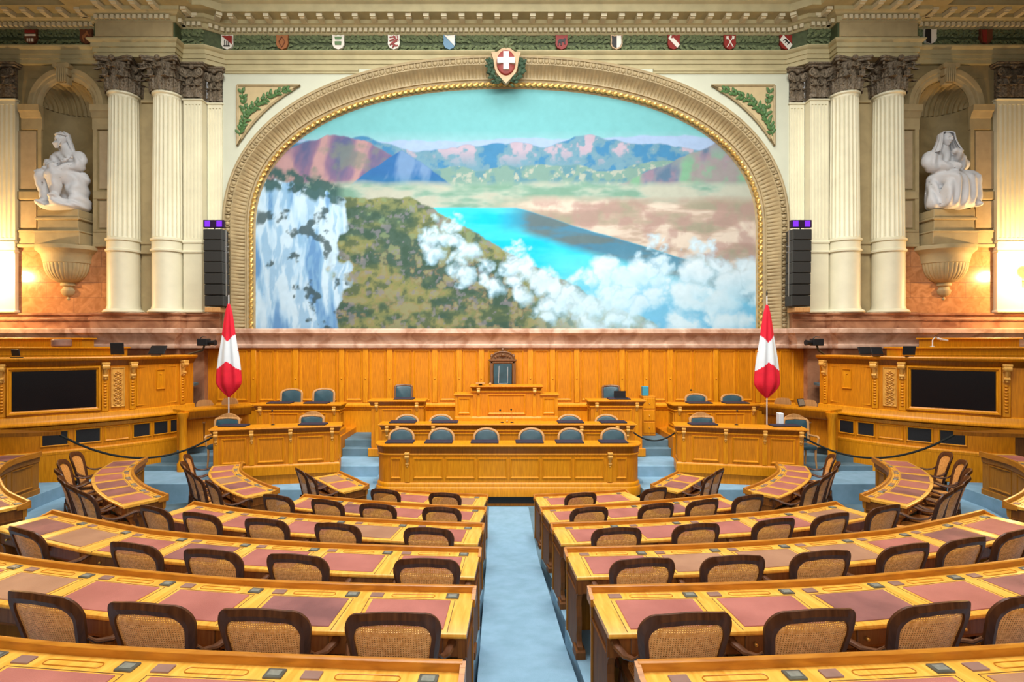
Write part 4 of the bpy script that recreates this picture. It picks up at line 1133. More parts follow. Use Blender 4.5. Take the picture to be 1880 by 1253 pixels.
# --- president's desk
e=empty('president_desk','tall stepped oak rostrum at the centre below the carved chair','rostrum',(0,14.2,1.5))
wood_front(e,TM(0,14.0),1.72,.55,1.44,2.33,[(-.49,.49)],[-.72,.72],base=.10,ch=.16)
for s in (-1,1):
    mb=MB(); a,b=sorted((s*.86,s*1.32)); mb.box(a,b,14.02,14.5,1.44,2.08); mb.ring((a+.07,14.02,1.60),(1,0,0),(0,0,1),(0,-1,0),b-a-.14,.42,.05,.024)
    mb.box(a-(.04 if s<0 else 0),b+(.04 if s>0 else 0),13.97,14.54,2.08,2.12,bev=.01); mb.box(a-.01,b+.01,13.99,14.5,1.44,1.53,bev=.01); mb.build('side_wing','oak',e,False)
# --- single side desks
for s in (-1,1):
    h='left' if s<0 else 'right'
    e=empty('single_desk','single panelled oak desk %s of the central rostrum, with one blue chair'%h,'desk',(s*2.74,13.8,.6))
    wood_front(e,TM(s*2.74,13.6),1.28,.5,.62,2.0,[(-.38,.38)],[-.5,.5],ch=.2)
    mb=MB(); mb.box(s*2.74-.72,s*2.74+.72,13.55,13.62,.60,.80,bev=.01); mb.build('plinth','oak',e,False)
    # rear outer desk
    e=empty('rear_side_desk','wide oak desk at the back %s with two blue chairs behind it'%h,'desk',(s*5.22,13.8,1.1))
    wood_front(e,TM(s*5.22,13.6),2.05,.5,1.12,1.90,[(-.72,.02),(.1,.72)] if s<0 else [(-.72,-.1),(-.02,.72)],[-.92,.92],ch=.2)
    # front side bench, angled
    a=(s*3.80,12.18); b=(s*6.30,11.62)
    cx,cy=(a[0]+b[0])/2,(a[1]+b[1])/2; w=math.dist(a,b); r=math.atan2(b[1]-a[1],b[0]-a[0]) if s>0 else math.atan2(a[1]-b[1],a[0]-b[0])
    e=empty('side_bench','panelled oak bench on the %s before the wide rear desk, with carved brackets'%h,'bench',(cx,cy,.34))
    ps=[(-1.12,-.62),(-.40,.15),(.42,.98)] if s<0 else [(-.98,-.42),(-.15,.40),(.62,1.12)]
    cs=[-1.22,-.51,.285,1.16] if s<0 else [-1.16,-.285,.51,1.22]
    wood_front(e,TM(cx,cy,0,r),w,.5,.56,1.60,ps,cs,base=.22)
    mb=MB(); mb.box(-w/2+.005,w/2-.005,.01,.5,.34,.56); xf(mb,TM(cx,cy,0,r)); mb.build('plinth','oak_panel',e,False)
    # small curved desk by the pier
    e=empty('corner_desk','small oak corner desk on the %s beside the marble pier and flag'%h,'desk',(s*7.4,13.1,.9))
    pa=[(s*6.55,13.75),(s*7.0,13.35),(s*7.45,12.95),(s*7.55,12.6)]
    pa=[(s*x,y) for x,y in catmull([(6.5,13.85),(6.95,13.5),(7.35,13.15),(7.6,12.75)],6)]
    nr=normals(pa); nr=[(-q[0],-q[1]) if (q[1]>0) else q for q in nr]
    mb=MB(); mb.sweep(pa,[(-.25,.9),(-.22,.9),(-.22,1.80),(-.25,1.80)],nrm=nr); mb.build('front','oak_panel',e)
    mb=MB(); mb.sweep(pa,[(-.42,1.80),(.06,1.80),(.075,1.83),(.07,1.86),(-.42,1.86)],nrm=nr); mb.build('top_board','oak',e)
    mb=MB(); q=pa[-1]; mb.lathe([(.13,.44),(.13,.62),(.10,.66),(.085,.72),(.085,1.65),(.12,1.72),(.13,1.80)],16,(q[0]-s*.02,q[1]-.02,0)); mb.build('pedestal','oak',e)
    mb=MB(); mb.sweep(pa,[(.03,1.62),(.045,1.64),(.06,1.80),(.03,1.80)],nrm=nr); mb.build('moulding','oak_dark',e)
# ------------------------------------------------------------------ blue chairs
def blue_chair(kind):
    e=empty('blue_armchair','x','chair',(0,0,0),'blue upholstered armchairs on the podium')
    w=.56 if kind!='square' else .46; H=1.06 if kind!='crest' else 1.03
    hw=w/2
    if kind in('round','flat'):
        rr=.20 if kind=='round' else .12
        out=[(-hw*.9,.5)]+[(-hw,.75)]+[(-hw*math.cos(PI*i/16),H-rr+rr*(math.sin(PI*i/16)**.8)) for i in range(17)]+[(hw,.75),(hw*.9,.5)]
    else:
        out=[(-hw*.95,.5),(-hw,H-.08)]+[(-hw+.05-.05*math.cos(PI/2*i/4),H-.08+.08*math.sin(PI/2*i/4)) for i in range(1,5)]+[(0,H+.015)]
        out+=[(-x,z) for x,z in out[:-1][::-1]]
    by=lambda x,z:-.22-.12*(z-.5)+.05*(x/hw)**2
    mb=MB(); mb.tube([(x,by(x,z),z) for x,z in out],.022,8,flat=1.3); mb.build('back_frame','rim' if kind!='square' else 'walnut_mid',e)
    mb=MB(); zc=(.5+H)/2
    inn=[(x*.90,zc+(z-zc)*.93) for x,z in out]
    n=len(inn)
    c0=(0,by(0,zc)-.0,zc)
    for dy,sc in ((-.035,.9),(.035,.9)):
        vs=[(x,by(x,z)+dy*.3,z) for x,z in inn]+[(x*.85,by(x*.85,zc+(z-zc)*.88)+dy,zc+(z-zc)*.88) for x,z in inn]+[(0,c0[1]+dy*1.1,zc)]
        mb.add(vs,[(i,(i+1)%n,n+(i+1)%n,n+i) for i in range(n)]+[(n+i,n+(i+1)%n,2*n) for i in range(n)])
    mb.build('back_pad','blue_leather',e)
    mb=MB(); mb.box(-.24,.24,-.22,.24,.40,.50,bev=.03); mb.build('seat','blue_leather',e)
    for q in (-1,1):
        mb=MB(); mb.tube([(q*hw*.97,-.22,.68),(q*.29,-.05,.68),(q*.29,.15,.69),(q*.28,.2,.66),(q*.26,.18,.46)],[.02,.024,.024,.024,.02],8); mb.build('armrest','rim',e)
        for y in (-.2,.2):
            mb=MB(); mb.tube([(q*.21,y,.42),(q*.21,y,.2),(q*.22,y*1.1,0)],[.026,.022,.017],8); mb.build('leg','rim',e)
    if kind=='crest':
        mb=MB(); pol=[(-.30,.98),(-.30,1.02)]+[(-.27+.54*i/12,1.02+.13*math.sin(PI*i/12)**.8) for i in range(13)]+[(.30,1.02),(.30,.98)]
        mb.prism(pol,-.31,-.27,lambda a,b,t:(a,t,b)); mb.build('domed_crest','rim',e)
    return e
bc={k:blue_chair(k) for k in('round','flat','square','crest')}; bused=set()
def put_blue(kind,x,y,ztop,label,group,r=0):
    hh={'round':1.06,'flat':1.06,'square':1.08,'crest':1.15}[kind]
    o=bc[kind] if kind not in bused else copy_tree(bc[kind]); bused.add(kind)
    o.location=(x,y,ztop-hh); o.rotation_euler=(0,0,PI+r); o['label']=label; o['group']=group
    return o
for i,px in enumerate((738,811,893,975,1047,1125)):
    q=P(px,793,12.55); put_blue('round',q[0],12.26,1.46,'blue armchair with curved light wooden rim, %s from the left behind the front bench'%ORD[i],'blue chairs behind the front bench')
for i,px in enumerate((748,810,1045,1113)):
    q=P(px,764,13.45); put_blue('round',q[0],13.16,1.65,'blue round-backed armchair behind the second bench, %s from the left'%ORD[i],'blue chairs behind the second bench')
q=P(739,708,14.5); put_blue('square',q[0],14.42,2.30,'upright blue chair behind the single desk left of the rostrum','single blue chairs')
q=P(1124,709,14.5); put_blue('square',q[0],14.42,2.28,'upright blue chair behind the single desk right of the rostrum','single blue chairs')
for px,t,l in ((530,2.18,'dark blue chair, outer of two, behind the rear left desk'),(590,2.19,'dark blue chair, inner of two, behind the rear left desk'),(1283,2.05,'low blue chair, inner of two, behind the rear right desk'),(1350,2.04,'low blue chair, outer of two, behind the rear right desk')):
    q=P(px,720,14.4); put_blue('flat',q[0],14.38,t,l,'blue chairs behind the rear side desks')
for px,t,Y,l in ((418,759,12.35,'domed wooden chair with blue pad, far left end of left side bench'),(573,755,12.75,'domed wooden chair with blue pad, inner end of left side bench'),(1288,757,12.75,'domed wooden chair with blue pad, inner end of right side bench'),(1460,760,12.35,'domed wooden chair with blue pad, far right end of right side bench')):
    q=P(px,t,Y+.25); put_blue('crest',q[0],Y,q[2],l,'dome-topped chairs of the side benches')
# wooden chairs near the piers
def small_chair(x,y,zt,label):
    e=empty('wooden_chair',label,'chair',(x,y,zt-.95),'plain wooden chairs by the piers')
    z=zt-.95
    mb=MB(); pol=[(-.2,.55),(-.21,.85),(-.15,.94),(0,.955),(.15,.94),(.21,.85),(.2,.55)]
    mb.prism(pol,.18,.22,lambda a,b,t:(x+a,y+t,z+b)); mb.build('backrest','rim',e)
    mb=MB(); mb.box(x-.21,x+.21,y-.2,y+.2,z+.42,z+.46,bev=.01); mb.build('seat','rim',e)
    for a in (-1,1):
        for b in (-1,1):
            mb=MB(); mb.tube([(x+a*.18,y+b*.17,z),(x+a*.18,y+b*.17,z+(.44 if b<0 else .6))],.02,6); mb.build('leg','walnut_mid',e)
for s in (-1,1):
    h='left' if s<0 else 'right'
    small_chair(s*7.62,13.55,1.99,'tan wooden chair by the %s marble pier, further out'%h)
    small_chair(s*7.18,13.95,2.00,'tan wooden chair by the %s marble pier, nearer the flag'%h)
# president's chair
e=empty('president_chair','tall carved presiding chair with blue leather back and arched crest','chair',(0.0,14.75,1.5))
x0=P(923,0,14.7)[0]
mb=MB(); mb.box(x0-.25,x0+.25,14.78,14.84,2.0,2.88,bev=.02); mb.build('back_pad','blue_leather',e)
for q in (-1,1):
    mb=MB(); mb.box(x0+q*.31-.045,x0+q*.31+.045,14.77,14.87,1.5,2.93,bev=.012); mb.lathe([(.0,.16),(.03,.12),(.045,.08),(.02,.05),(.03,.0)],10,(x0+q*.30,14.82,2.98)); mb.build('stile','crest',e)
    mb=MB(); mb.tube([(x0+q*.32,14.78,2.15),(x0+q*.34,14.5,2.17),(x0+q*.33,14.42,2.1),(x0+q*.3,14.42,1.95)],.035,8); mb.build('armrest','crest',e)
    for y in (14.4,):
        mb=MB(); mb.box(x0+q*.28-.035,x0+q*.28+.035,y-.035,y+.035,1.5,1.95,bev=.01); mb.build('leg','crest',e)
mb=MB(); mb.box(x0-.38,x0+.38,14.75,14.88,2.93,2.985,bev=.012); mb.box(x0-.33,x0+.33,14.77,14.86,2.87,2.93,bev=.01); mb.build('top_rail','crest',e)
mb=MB(); pol=[(-.31,0)]+[(-.31*math.cos(PI*i/16),.20*math.sin(PI*i/16)) for i in range(17)]+[(.31,0)]
mb.prism([(a*.93,b*.9) for a,b in pol],14.80,14.83,lambda a,b,t:(x0+a,t,2.985+b))
mb.tube([(x0+a,14.80,2.99+b) for a,b in pol[1:-1]],.024,8)
for a in range(7): mb.sphere((x0-.2+.066*a,14.79,3.03+.05*math.sin(PI*(a+.5)/7)),.028,8,5)
mb.sphere((x0,14.78,3.09),.05,10,6); mb.lathe([(0,.12),(.025,.09),(.04,.05),(.015,.02),(.05,0)],10,(x0,14.82,3.19))
mb.build('carved_crest','crest',e)
mb=MB(); mb.box(x0-.28,x0+.28,14.38,14.8,1.93,2.03,bev=.02); mb.build('seat','blue_leather',e)
mb=MB(); mb.tube([(x0-.10,14.775,2.80),(x0-.11,14.775,2.33),(x0+.13,14.775,2.33),(x0+.14,14.775,2.78)],.005,5); mb.build('seam_piping','white',e)
# blotters / dark desk pads
def pad(x,y,z,label,w=.5,d_=.32):
    mb=MB(); mb.box(x-w/2,x+w/2,y-d_/2,y+d_/2,z,z+.03,bev=.008); tag(mb.build('desk_blotter','blue_blotter',smooth=False),label,'blotter','dark blotters on the podium desks')
for i,px in enumerate((735,806,890,972,1045,1125)): pad(P(px,0,11.8)[0]*1.0,11.78,1.29,'dark blue blotter on the front bench top, %s from the left'%ORD[i],.6)
for i,px in enumerate((740,817,1047,1125)): pad(P(px,0,13.05)[0],13.05,1.53,'dark blue blotter on the second bench top, %s from the left'%ORD[i],.62)
for px,l in ((515,'dark blotter, outer one on the rear left desk'),(582,'dark blotter, inner one on the rear left desk'),(1283,'dark blotter, inner one on the rear right desk'),(1350,'dark blotter, outer one on the rear right desk')): pad(P(px,0,13.85)[0],13.85,1.90,l,.6)
pad(-2.6,13.85,2.0,'dark blotter on the single desk left of the rostrum',.5); pad(2.85,13.85,2.0,'dark blotter on the single desk right of the rostrum',.55)
for px,Y,l in ((430,12.05,'dark blotter at the far left end of the left side bench'),(575,12.25,'dark blotter at the inner end of the left side bench'),(1290,12.25,'dark blotter at the inner end of the right side bench'),(1440,12.05,'dark blotter at the far right end of the right side bench')): pad(P(px,0,Y)[0],Y,1.60,l,.6,.28)
# laptop, book stand, ball, microphones, small chest
e=empty('laptop','open black laptop on the single desk right of the rostrum','laptop',(2.88,13.9,2.03))
q=P(1138,722,13.95); mb=MB(); mb.box(q[0]-.15,q[0]+.15,13.75,13.95,2.03,2.045); mb.build('keyboard','black',e,False)
mb=MB(); mb.box(q[0]-.15,q[0]+.15,13.95,13.965,2.045,2.20); mb.build('screen','black',e,False)
e=empty('book_stand','small black and wooden reading stand at the left of the central rostrum','stand',(P(882,0,14.1)[0],14.15,2.33))
q=P(882,0,14.15); mb=MB(); mb.tube([(q[0],14.15,2.33),(q[0],14.15,2.37)],.05,8); mb.build('foot','black',e)
mb=MB(); mb.box(q[0]-.12,q[0]+.12,14.05,14.25,2.37,2.395,bev=.005); mb.build('board','rim',e,False)
mb=MB(); q=P(900,0,14.15); mb.sphere((q[0],14.15,2.365),.035,12,8); tag(mb.build('wooden_ball','rim'),'small round wooden ball on the rostrum left of the tall chair','ball')
def mic(x,y,z,dx,h,label):
    e=empty('gooseneck_microphone',label,'microphone',(x,y,z),'gooseneck microphones')
    mb=MB(); mb.lathe([(.04,0),(.04,.01),(.012,.02)],12,(x,y,z)); mb.build('base','black',e)
    mb=MB(); mb.tube([(x,y,z+.01),(x,y,z+h*.7),(x+dx,y-.03,z+h)],.0055,6); mb.build('gooseneck','brass',e)
    mb=MB(); mb.sphere((x+dx,y-.04,z+h),.024,8,6); mb.build('windshield','black',e)
mic(P(922,0,13.0)[0],13.0,1.53,-.05,.30,'thin brass gooseneck microphone mid second bench, left of the pair')
mic(P(940,0,13.0)[0],13.0,1.53,-.02,.32,'thin brass gooseneck microphone mid second bench, right of the pair')
mic(P(1295,0,13.8)[0],13.8,1.90,-.38,.34,'long leaning microphone on the rear right desk'); mic(P(1352,0,12.2)[0],12.2,1.60,0,.32,'upright microphone on the right side bench'); mic(P(501,0,12.2)[0],12.2,1.60,0,.32,'upright microphone on the left side bench')
mb=MB(); q=P(931,0,13.0); mb.sphere((q[0],13.0,1.56),.03,10,8); tag(mb.build('brass_knob','brass'),'small brass knob between the two microphones on the second bench','knob')
e=empty('drawer_chest','low oak chest of drawers right of the single desk by the stairs','chest',(P(1192,0,14.5)[0],14.6,.97))
q=P(1190,0,14.5); mb=MB(); mb.box(q[0]-.17,q[0]+.17,14.4,14.8,.97,2.02,bev=.01); mb.build('body','oak_panel',e,False)
for k in range(3):
    mb=MB(); mb.box(q[0]-.15,q[0]+.15,14.385,14.4,1.05+.32*k,1.33+.32*k,bev=.008); d_=mb.build('drawer','oak',e,False)
    mb=MB(); mb.sphere((q[0],14.375,1.19+.32*k),.018,8,5); mb.build('knob','brass',d_)
mb=MB(); mb.box(q[0]-.16,q[0]-.0,14.45,14.6,2.02,2.27,bev=.01); tag(mb.build('blue_box','paper',smooth=False),'small bright blue box on the chest beside the stairs','box')
# ================================================================== FLAGS
def flag(px,ytop,Y,zbase,label,mir=1):
    x,_,zt=P(px,ytop,Y); k=Y/1000
    e=empty('furled_flag',label,'flag',(x,Y,zbase),'hanging flags beside the rostrum wall')
    prof=[(0,.5),(4,2.6),(10,4.6),(20,7),(30,8.6),(45,10.6),(60,12.6),(75,15),(90,17.6),(105,20),(120,21.8),(135,23.2),(145,23.6),(150,22.8),(156,19.5),(162,14.5),(168,8.5),(172,4),(175,.6)]
    nz,na=100,72
    mb=MB(); mw=MB()
    vs=[]
    for i in range(nz+1):
        yy=175*i/nz; hw=np.interp(yy,[p[0] for p in prof],[p[1] for p in prof])*k
        for j in range(na):
            a=2*PI*j/na
            fold=1+.22*math.sin(a*7+.8*mir+yy*.012)*min(1,yy/50)
            vs.append((x+mir*hw*math.cos(a)*(1+.0*fold), Y-.42*hw*math.sin(a)*fold-.0, zt-yy*k))
    for i in range(nz):
        yc=175*(i+.5)/nz; hw=np.interp(yc,[p[0] for p in prof],[p[1] for p in prof])
        for j in range(na):
            a=2*PI*(j+.5)/na; xx=abs(hw*math.cos(a)); 
            white= (yc> 72-1.05*xx) and (yc<108+.75*xx) and not (xx>16.5+abs(yc-88)*.6 and yc<104)
            mb.add([],[]) if False else None
            mb.f.append((i*na+j,(i+1)*na+j,(i+1)*na+(j+1)%na,i*na+(j+1)%na)); mb.m.append(1 if white else 0)
    mb.v=vs
    mb.build('cloth',['flag_red','flag_white'],e)
    mb=MB(); mb.tube([(x,Y,zbase),(x,Y,zt+.18)],.014,8); mb.build('pole','white',e)
    mb=MB(); mb.lathe([(.0,.16),(.012,.12),(.022,.06),(.008,0)],8,(x,Y,zt+.18)); mb.build('finial','black',e)
    mb=MB(); mb.lathe([(.15,0),(.15,.03),(.03,.06)],20,(x,Y,zbase)); mb.build('stand_base','steel',e)
flag(420,555,13.25,.88,'red flag with white cross hanging furled on a pole, left of the rostrum wall')
flag(1408,557,13.25,.60,'red flag with white cross hanging furled on a pole, right of the rostrum wall',-1)
# ================================================================== LOUDSPEAKERS
for s,px in ((-1,389.5),(1,1474)):
    h='left' if s<0 else 'right'
    Y=14.25; x,_,z=P(px,420,Y)
    e=empty('line_array_speaker','tall dark column of seven stacked loudspeaker cabinets, %s of the painting'%h,'loudspeaker',(x,Y+.2,4.25))
    for k in range(7):
        zt_=z-.29*k; zz=zt_-.28; dx=s*-.006*k
        mb=MB(); mb.box(x-.25+dx,x+.25+dx,Y+.02,Y+.36,zz,zt_,bev=.012); c_=mb.build('cabinet','speaker',e,False)
        mb=MB(); mb.box(x-.225+dx,x+.225+dx,Y,Y+.02,zz+.012,zt_-.012,bev=.004); mb.build('front_grille','speaker_grille',c_,False)
    mb=MB(); mb.box(x+s*-.27-.015,x+s*-.27+.015,Y+.15,Y+.2,z-2.0,z); 
    for zz in (z-.45,z-.6): mb.box(min(x-s*.25,x-s*.34),max(x-s*.25,x-s*.34),Y+.16,Y+.19,zz,zz+.03)
    mb.build('mounting_bar','steel',e,False)
    mb=MB(); mb.box(x-.2,x+.2,Y,Y+.4,4.24,4.36,bev=.01); mb.build('support_block','rim',e,False)
    e=empty('stage_light','black twin panel lamp with two violet squares above the %s loudspeaker'%h,'lamp',(x,Y+.1,z+.02))
    mb=MB(); mb.tube([(x,Y+.12,z),(x,Y+.12,z+.06)],.018,8); mb.build('stem','black',e)
    mb=MB(); mb.box(x-.27,x+.27,Y+.06,Y+.16,z+.05,z+.25,bev=.006); b_=mb.build('housing','violet_dark',e,False)
    for q in (-1,1):
        mb=MB(); mb.box(x+q*.155-.07,x+q*.155+.07,Y+.052,Y+.06,z+.07,z+.23); mb.build('violet_panel','violet',b_,False)
# ================================================================== SHIELDS
def spoly(w,h):
    return [(-w,h),(-w*.35,h*.86),(0,h*.98),(w*.35,h*.86),(w,h),(w*.94,h*.3),(w,-h*.25),(w*.7,-h*.75),(0,-h),(-w*.7,-h*.75),(-w,-h*.25),(-w*.94,h*.3)]
BEAR=[(-.55,.15),(-.35,.35),(.2,.3),(.5,.5),(.7,.35),(.55,.1),(.6,-.3),(.45,-.3),(.35,0),(.0,-.0),(.0,-.45),(-.15,-.45),(-.2,-.05),(-.4,-.1),(-.5,-.5),(-.65,-.45)]
def shield(x,yf,z,bg,shapes,label,w=.165,h=.205,rim=None):
    e=empty('heraldic_shield',label,'shield',(x,yf-.03,z-h),'painted coat-of-arms shields along the frieze')
    o=spoly(w,h)
    mb=MB(); mb.prism(o,yf-.09,yf-.02,lambda a,b,t:(x+a,t,z+b)); mb.build('plate',rim or bg,e,False)
    if rim: mb=MB(); mb.prism([(a*.82,b*.84) for a,b in o],yf-.098,yf-.09,lambda a,b,t:(x+a,t,z+b)); mb.build('field',bg,e,False)
    by={}
    for i,(pol,mt) in enumerate(shapes): by.setdefault(mt,[]).append((i,pol))
    for mt,ps in by.items():
        mb=MB()
        for i,pol in ps:
            d0=.10+.004*i; mb.prism([(a*w,b*h) for a,b in pol],yf-d0-.006,yf-.088,lambda a,b,t:(x+a,t,z+b))
        mb.build('charge',mt,e,False)
def band(ax,ay,bx,by_,t):
    dx,dy=bx-ax,by_-ay; l=math.hypot(dx,dy); nx,ny=-dy/l*t,dx/l*t
    return [(ax+nx,ay+ny),(bx+nx,by_+ny),(bx-nx,by_-ny),(ax-nx,ay-ny)]
def rotp(pol,a): return [(x*math.cos(a)-y*math.sin(a),x*math.sin(a)+y*math.cos(a)) for x,y in pol]
W_,R_,B_,K_,C_,G_,N_='enamel_white','enamel_red','enamel_blue','enamel_black','enamel_copper','enamel_green','enamel_brown'
lion=[band(-.7,.6,.3,.7,.09),band(-.1,.75,.55,.2,.13),band(.55,.2,-.3,-.2,.14),band(-.3,-.2,.3,-.55,.13),band(.3,-.55,.7,-.5,.07),band(-.7,.1,.1,.3,.07),band(-.65,-.45,-.2,-.2,.07),band(.6,.75,.75,.1,.06),band(-.2,-.85,.05,-.5,.06)]
CS=[(417,W_,[([(-.85,.8),(.85,.8),(.85,-.35)],R_),(band(-.35,-.45,-.35,.25,.06),K_),(band(0,-.6,0,.1,.06),K_),(band(.32,-.5,.32,.0,.06),K_),(band(-.5,-.55,.5,-.55,.05),K_)],'white and dark red diagonal shield with black bars, leftmost above the painting'),
(518,C_,[(band(0,.7,.5,0,.04),N_),(band(.5,0,0,-.7,.04),N_),(band(0,-.7,-.5,0,.04),N_),(band(-.5,0,0,.7,.04),N_)],'copper-coloured shield with a faint diamond, second from the left'),
(621,W_,[([(-.6,.7),(.6,.7),(.5,.35),(-.5,.35)],G_),([(-.55,.0),(-.2,.2),(.2,.2),(.55,.0),(.5,-.4),(-.5,-.4)],G_),(band(-.6,.1,.6,.1,.05),W_)],'white shield with green ornament, third from the left'),
(723,W_,[(p_,R_) for p_ in lion],'white shield with a red rearing lion, fourth from the left'),
(825,B_,[([(-.85,.9),(-.3,.8),(.9,.9),(.85,-.55)],W_)],'blue and white diagonally split shield, just left of the central emblem'),
(1031,R_,[([(a*1.05,b*1.05) for a,b in BEAR],K_)],'red shield with a black walking bear, just right of the central emblem'),
(1132,K_,[([(0,.8),(.7,.8),(.75,-.2),(.55,-.65),(0,-.85)],W_)],'shield split upright into black and white with tan rim'),
(1237,R_,[(band(-.75,.7,.75,-.6,.30),W_),(band(-.5,.6,-.2,.6,.08),R_),(band(-.35,.45,-.35,.75,.06),R_)],'red shield with a white diagonal band and star'),
(1340,R_,[(band(-.5,-.7,.45,.6,.06),W_),(band(.5,-.7,-.45,.6,.06),W_),([(-.7,.7),(-.3,.75),(-.35,.35),(-.6,.3)],W_),([(.7,.7),(.3,.75),(.35,.35),(.6,.3)],W_)],'red shield with crossed white staves'),
(1443,R_,[(band(-.8,.6,.7,-.75,.45),W_),(rotp([(a*.8,b*.7) for a,b in BEAR],-.8),K_)],'red and white diagonal shield with a black bear, rightmost above the painting')]
for px,bg,sh,l in CS: shield((px-912)*.0149+CX,14.98,11.66,bg,sh,l,rim='shield_tan' if px==1132 else None)
for px,bg,sh,l in ((61,N_,[(band(-.85,.15,.85,.15,.12),W_),(band(-.5,-.5,.5,-.5,.2),W_),(band(-.2,-.75,-.2,-.25,.04),N_),(band(.15,-.75,.15,-.25,.04),N_),([(-.8,.75),(.8,.75),(.8,.45),(-.8,.45)],R_)],'dark shield with white bars, outer one above the left niche'),(162,N_,[(rotp(BEAR,.6),C_)],'dark brown shield with a pale beast, between left niche and columns'),(1704,W_,[([(-.9,.9),(0,.9),(0,-.95),(-.7,-.75),(-.95,-.2)],K_)],'half dark, half pale shield between right columns and niche'),(1806,N_,[([(-.8,.8),(0,.8),(0,-.9),(-.6,-.7)],R_)],'dark red-brown shield above the right niche')):
    shield((px-912)*.0147+CX,14.70,11.66,bg,sh,l)
# central emblem
e=empty('central_emblem','large tan cartouche with a white cross on a red oval at the arch crown','emblem',(P(929,0,14.7)[0],14.7,10.5))
x=P(929,0,14.72)[0]; k=.01472
zc=CZ+(626-118)*k
o=[(-27,22),(-16,23),(-8,29),(0,31),(8,29),(16,23),(27,22),(23,8),(21,-6),(18,-15),(8,-27),(0,-35),(-8,-27),(-18,-15),(-21,-6),(-23,8)]
mb=MB(); mb.prism([(a*k,b*k) for a,b in o],14.70,14.86,lambda a,b,t:(x+a,t,zc+b)); mb.build('cartouche','shield_tan',e,False)
mb=MB(); mb.lathe([(1,0),(.93,.05),(.5,.10),(0.001,.12)],36,(0,0,0)); xf(mb,Matrix.Translation((x,14.70,zc+2.5*k))@Matrix.Rotation(PI/2,4,'X')@Matrix.Diagonal((17.5*k,23.5*k,1,1))); mb.build('oval','enamel_red',e)
mb=MB(); mb.prism([(a*k,(b+2.5)*k) for a,b in [(-5,-16),(5,-16),(5,-5),(16,-5),(16,5),(5,5),(5,16),(-5,16),(-5,5),(-16,5),(-16,-5),(-5,-5)]],14.545,14.65,lambda a,b,t:(x+a,t,zc+b)); mb.build('cross','enamel_white',e,False)
rg=random.Random(8)
for s in (-1,1):
    mb=MB()
    for i in range(70):
        t=rg.random(); a=-1.35+1.75*t; r=(27+rg.uniform(-4,5))*k
        leaf(mb,(x+s*r*math.cos(a)*1.05,zc-4*k+r*math.sin(a)),(a+1.4+rg.uniform(-.9,.9)) if s>0 else PI-(a+1.4+rg.uniform(-.9,.9)),.15,.07,14.80-rg.uniform(0,.08),.03)
    mb.build('laurel_branch','green_dark',e)
mb=MB()
for s in (-1,1):
    mb.tube([(x,14.72,zc+36*k),(x+s*7*k,14.70,zc+43*k),(x+s*14*k,14.74,zc+41*k),(x+s*9*k,14.72,zc+36*k),(x,14.72,zc+35*k)],.045,8)
    mb.tube([(x,14.74,zc+35*k),(x+s*12*k,14.76,zc+32*k),(x+s*20*k,14.8,zc+27*k)],[.05,.06,.02],8)
mb.lathe([(.03,0),(.08,.08),(.07,.2),(.09,.26)],12,(x,14.72,zc+29*k)); mb.build('ribbon','green_leaf',e)
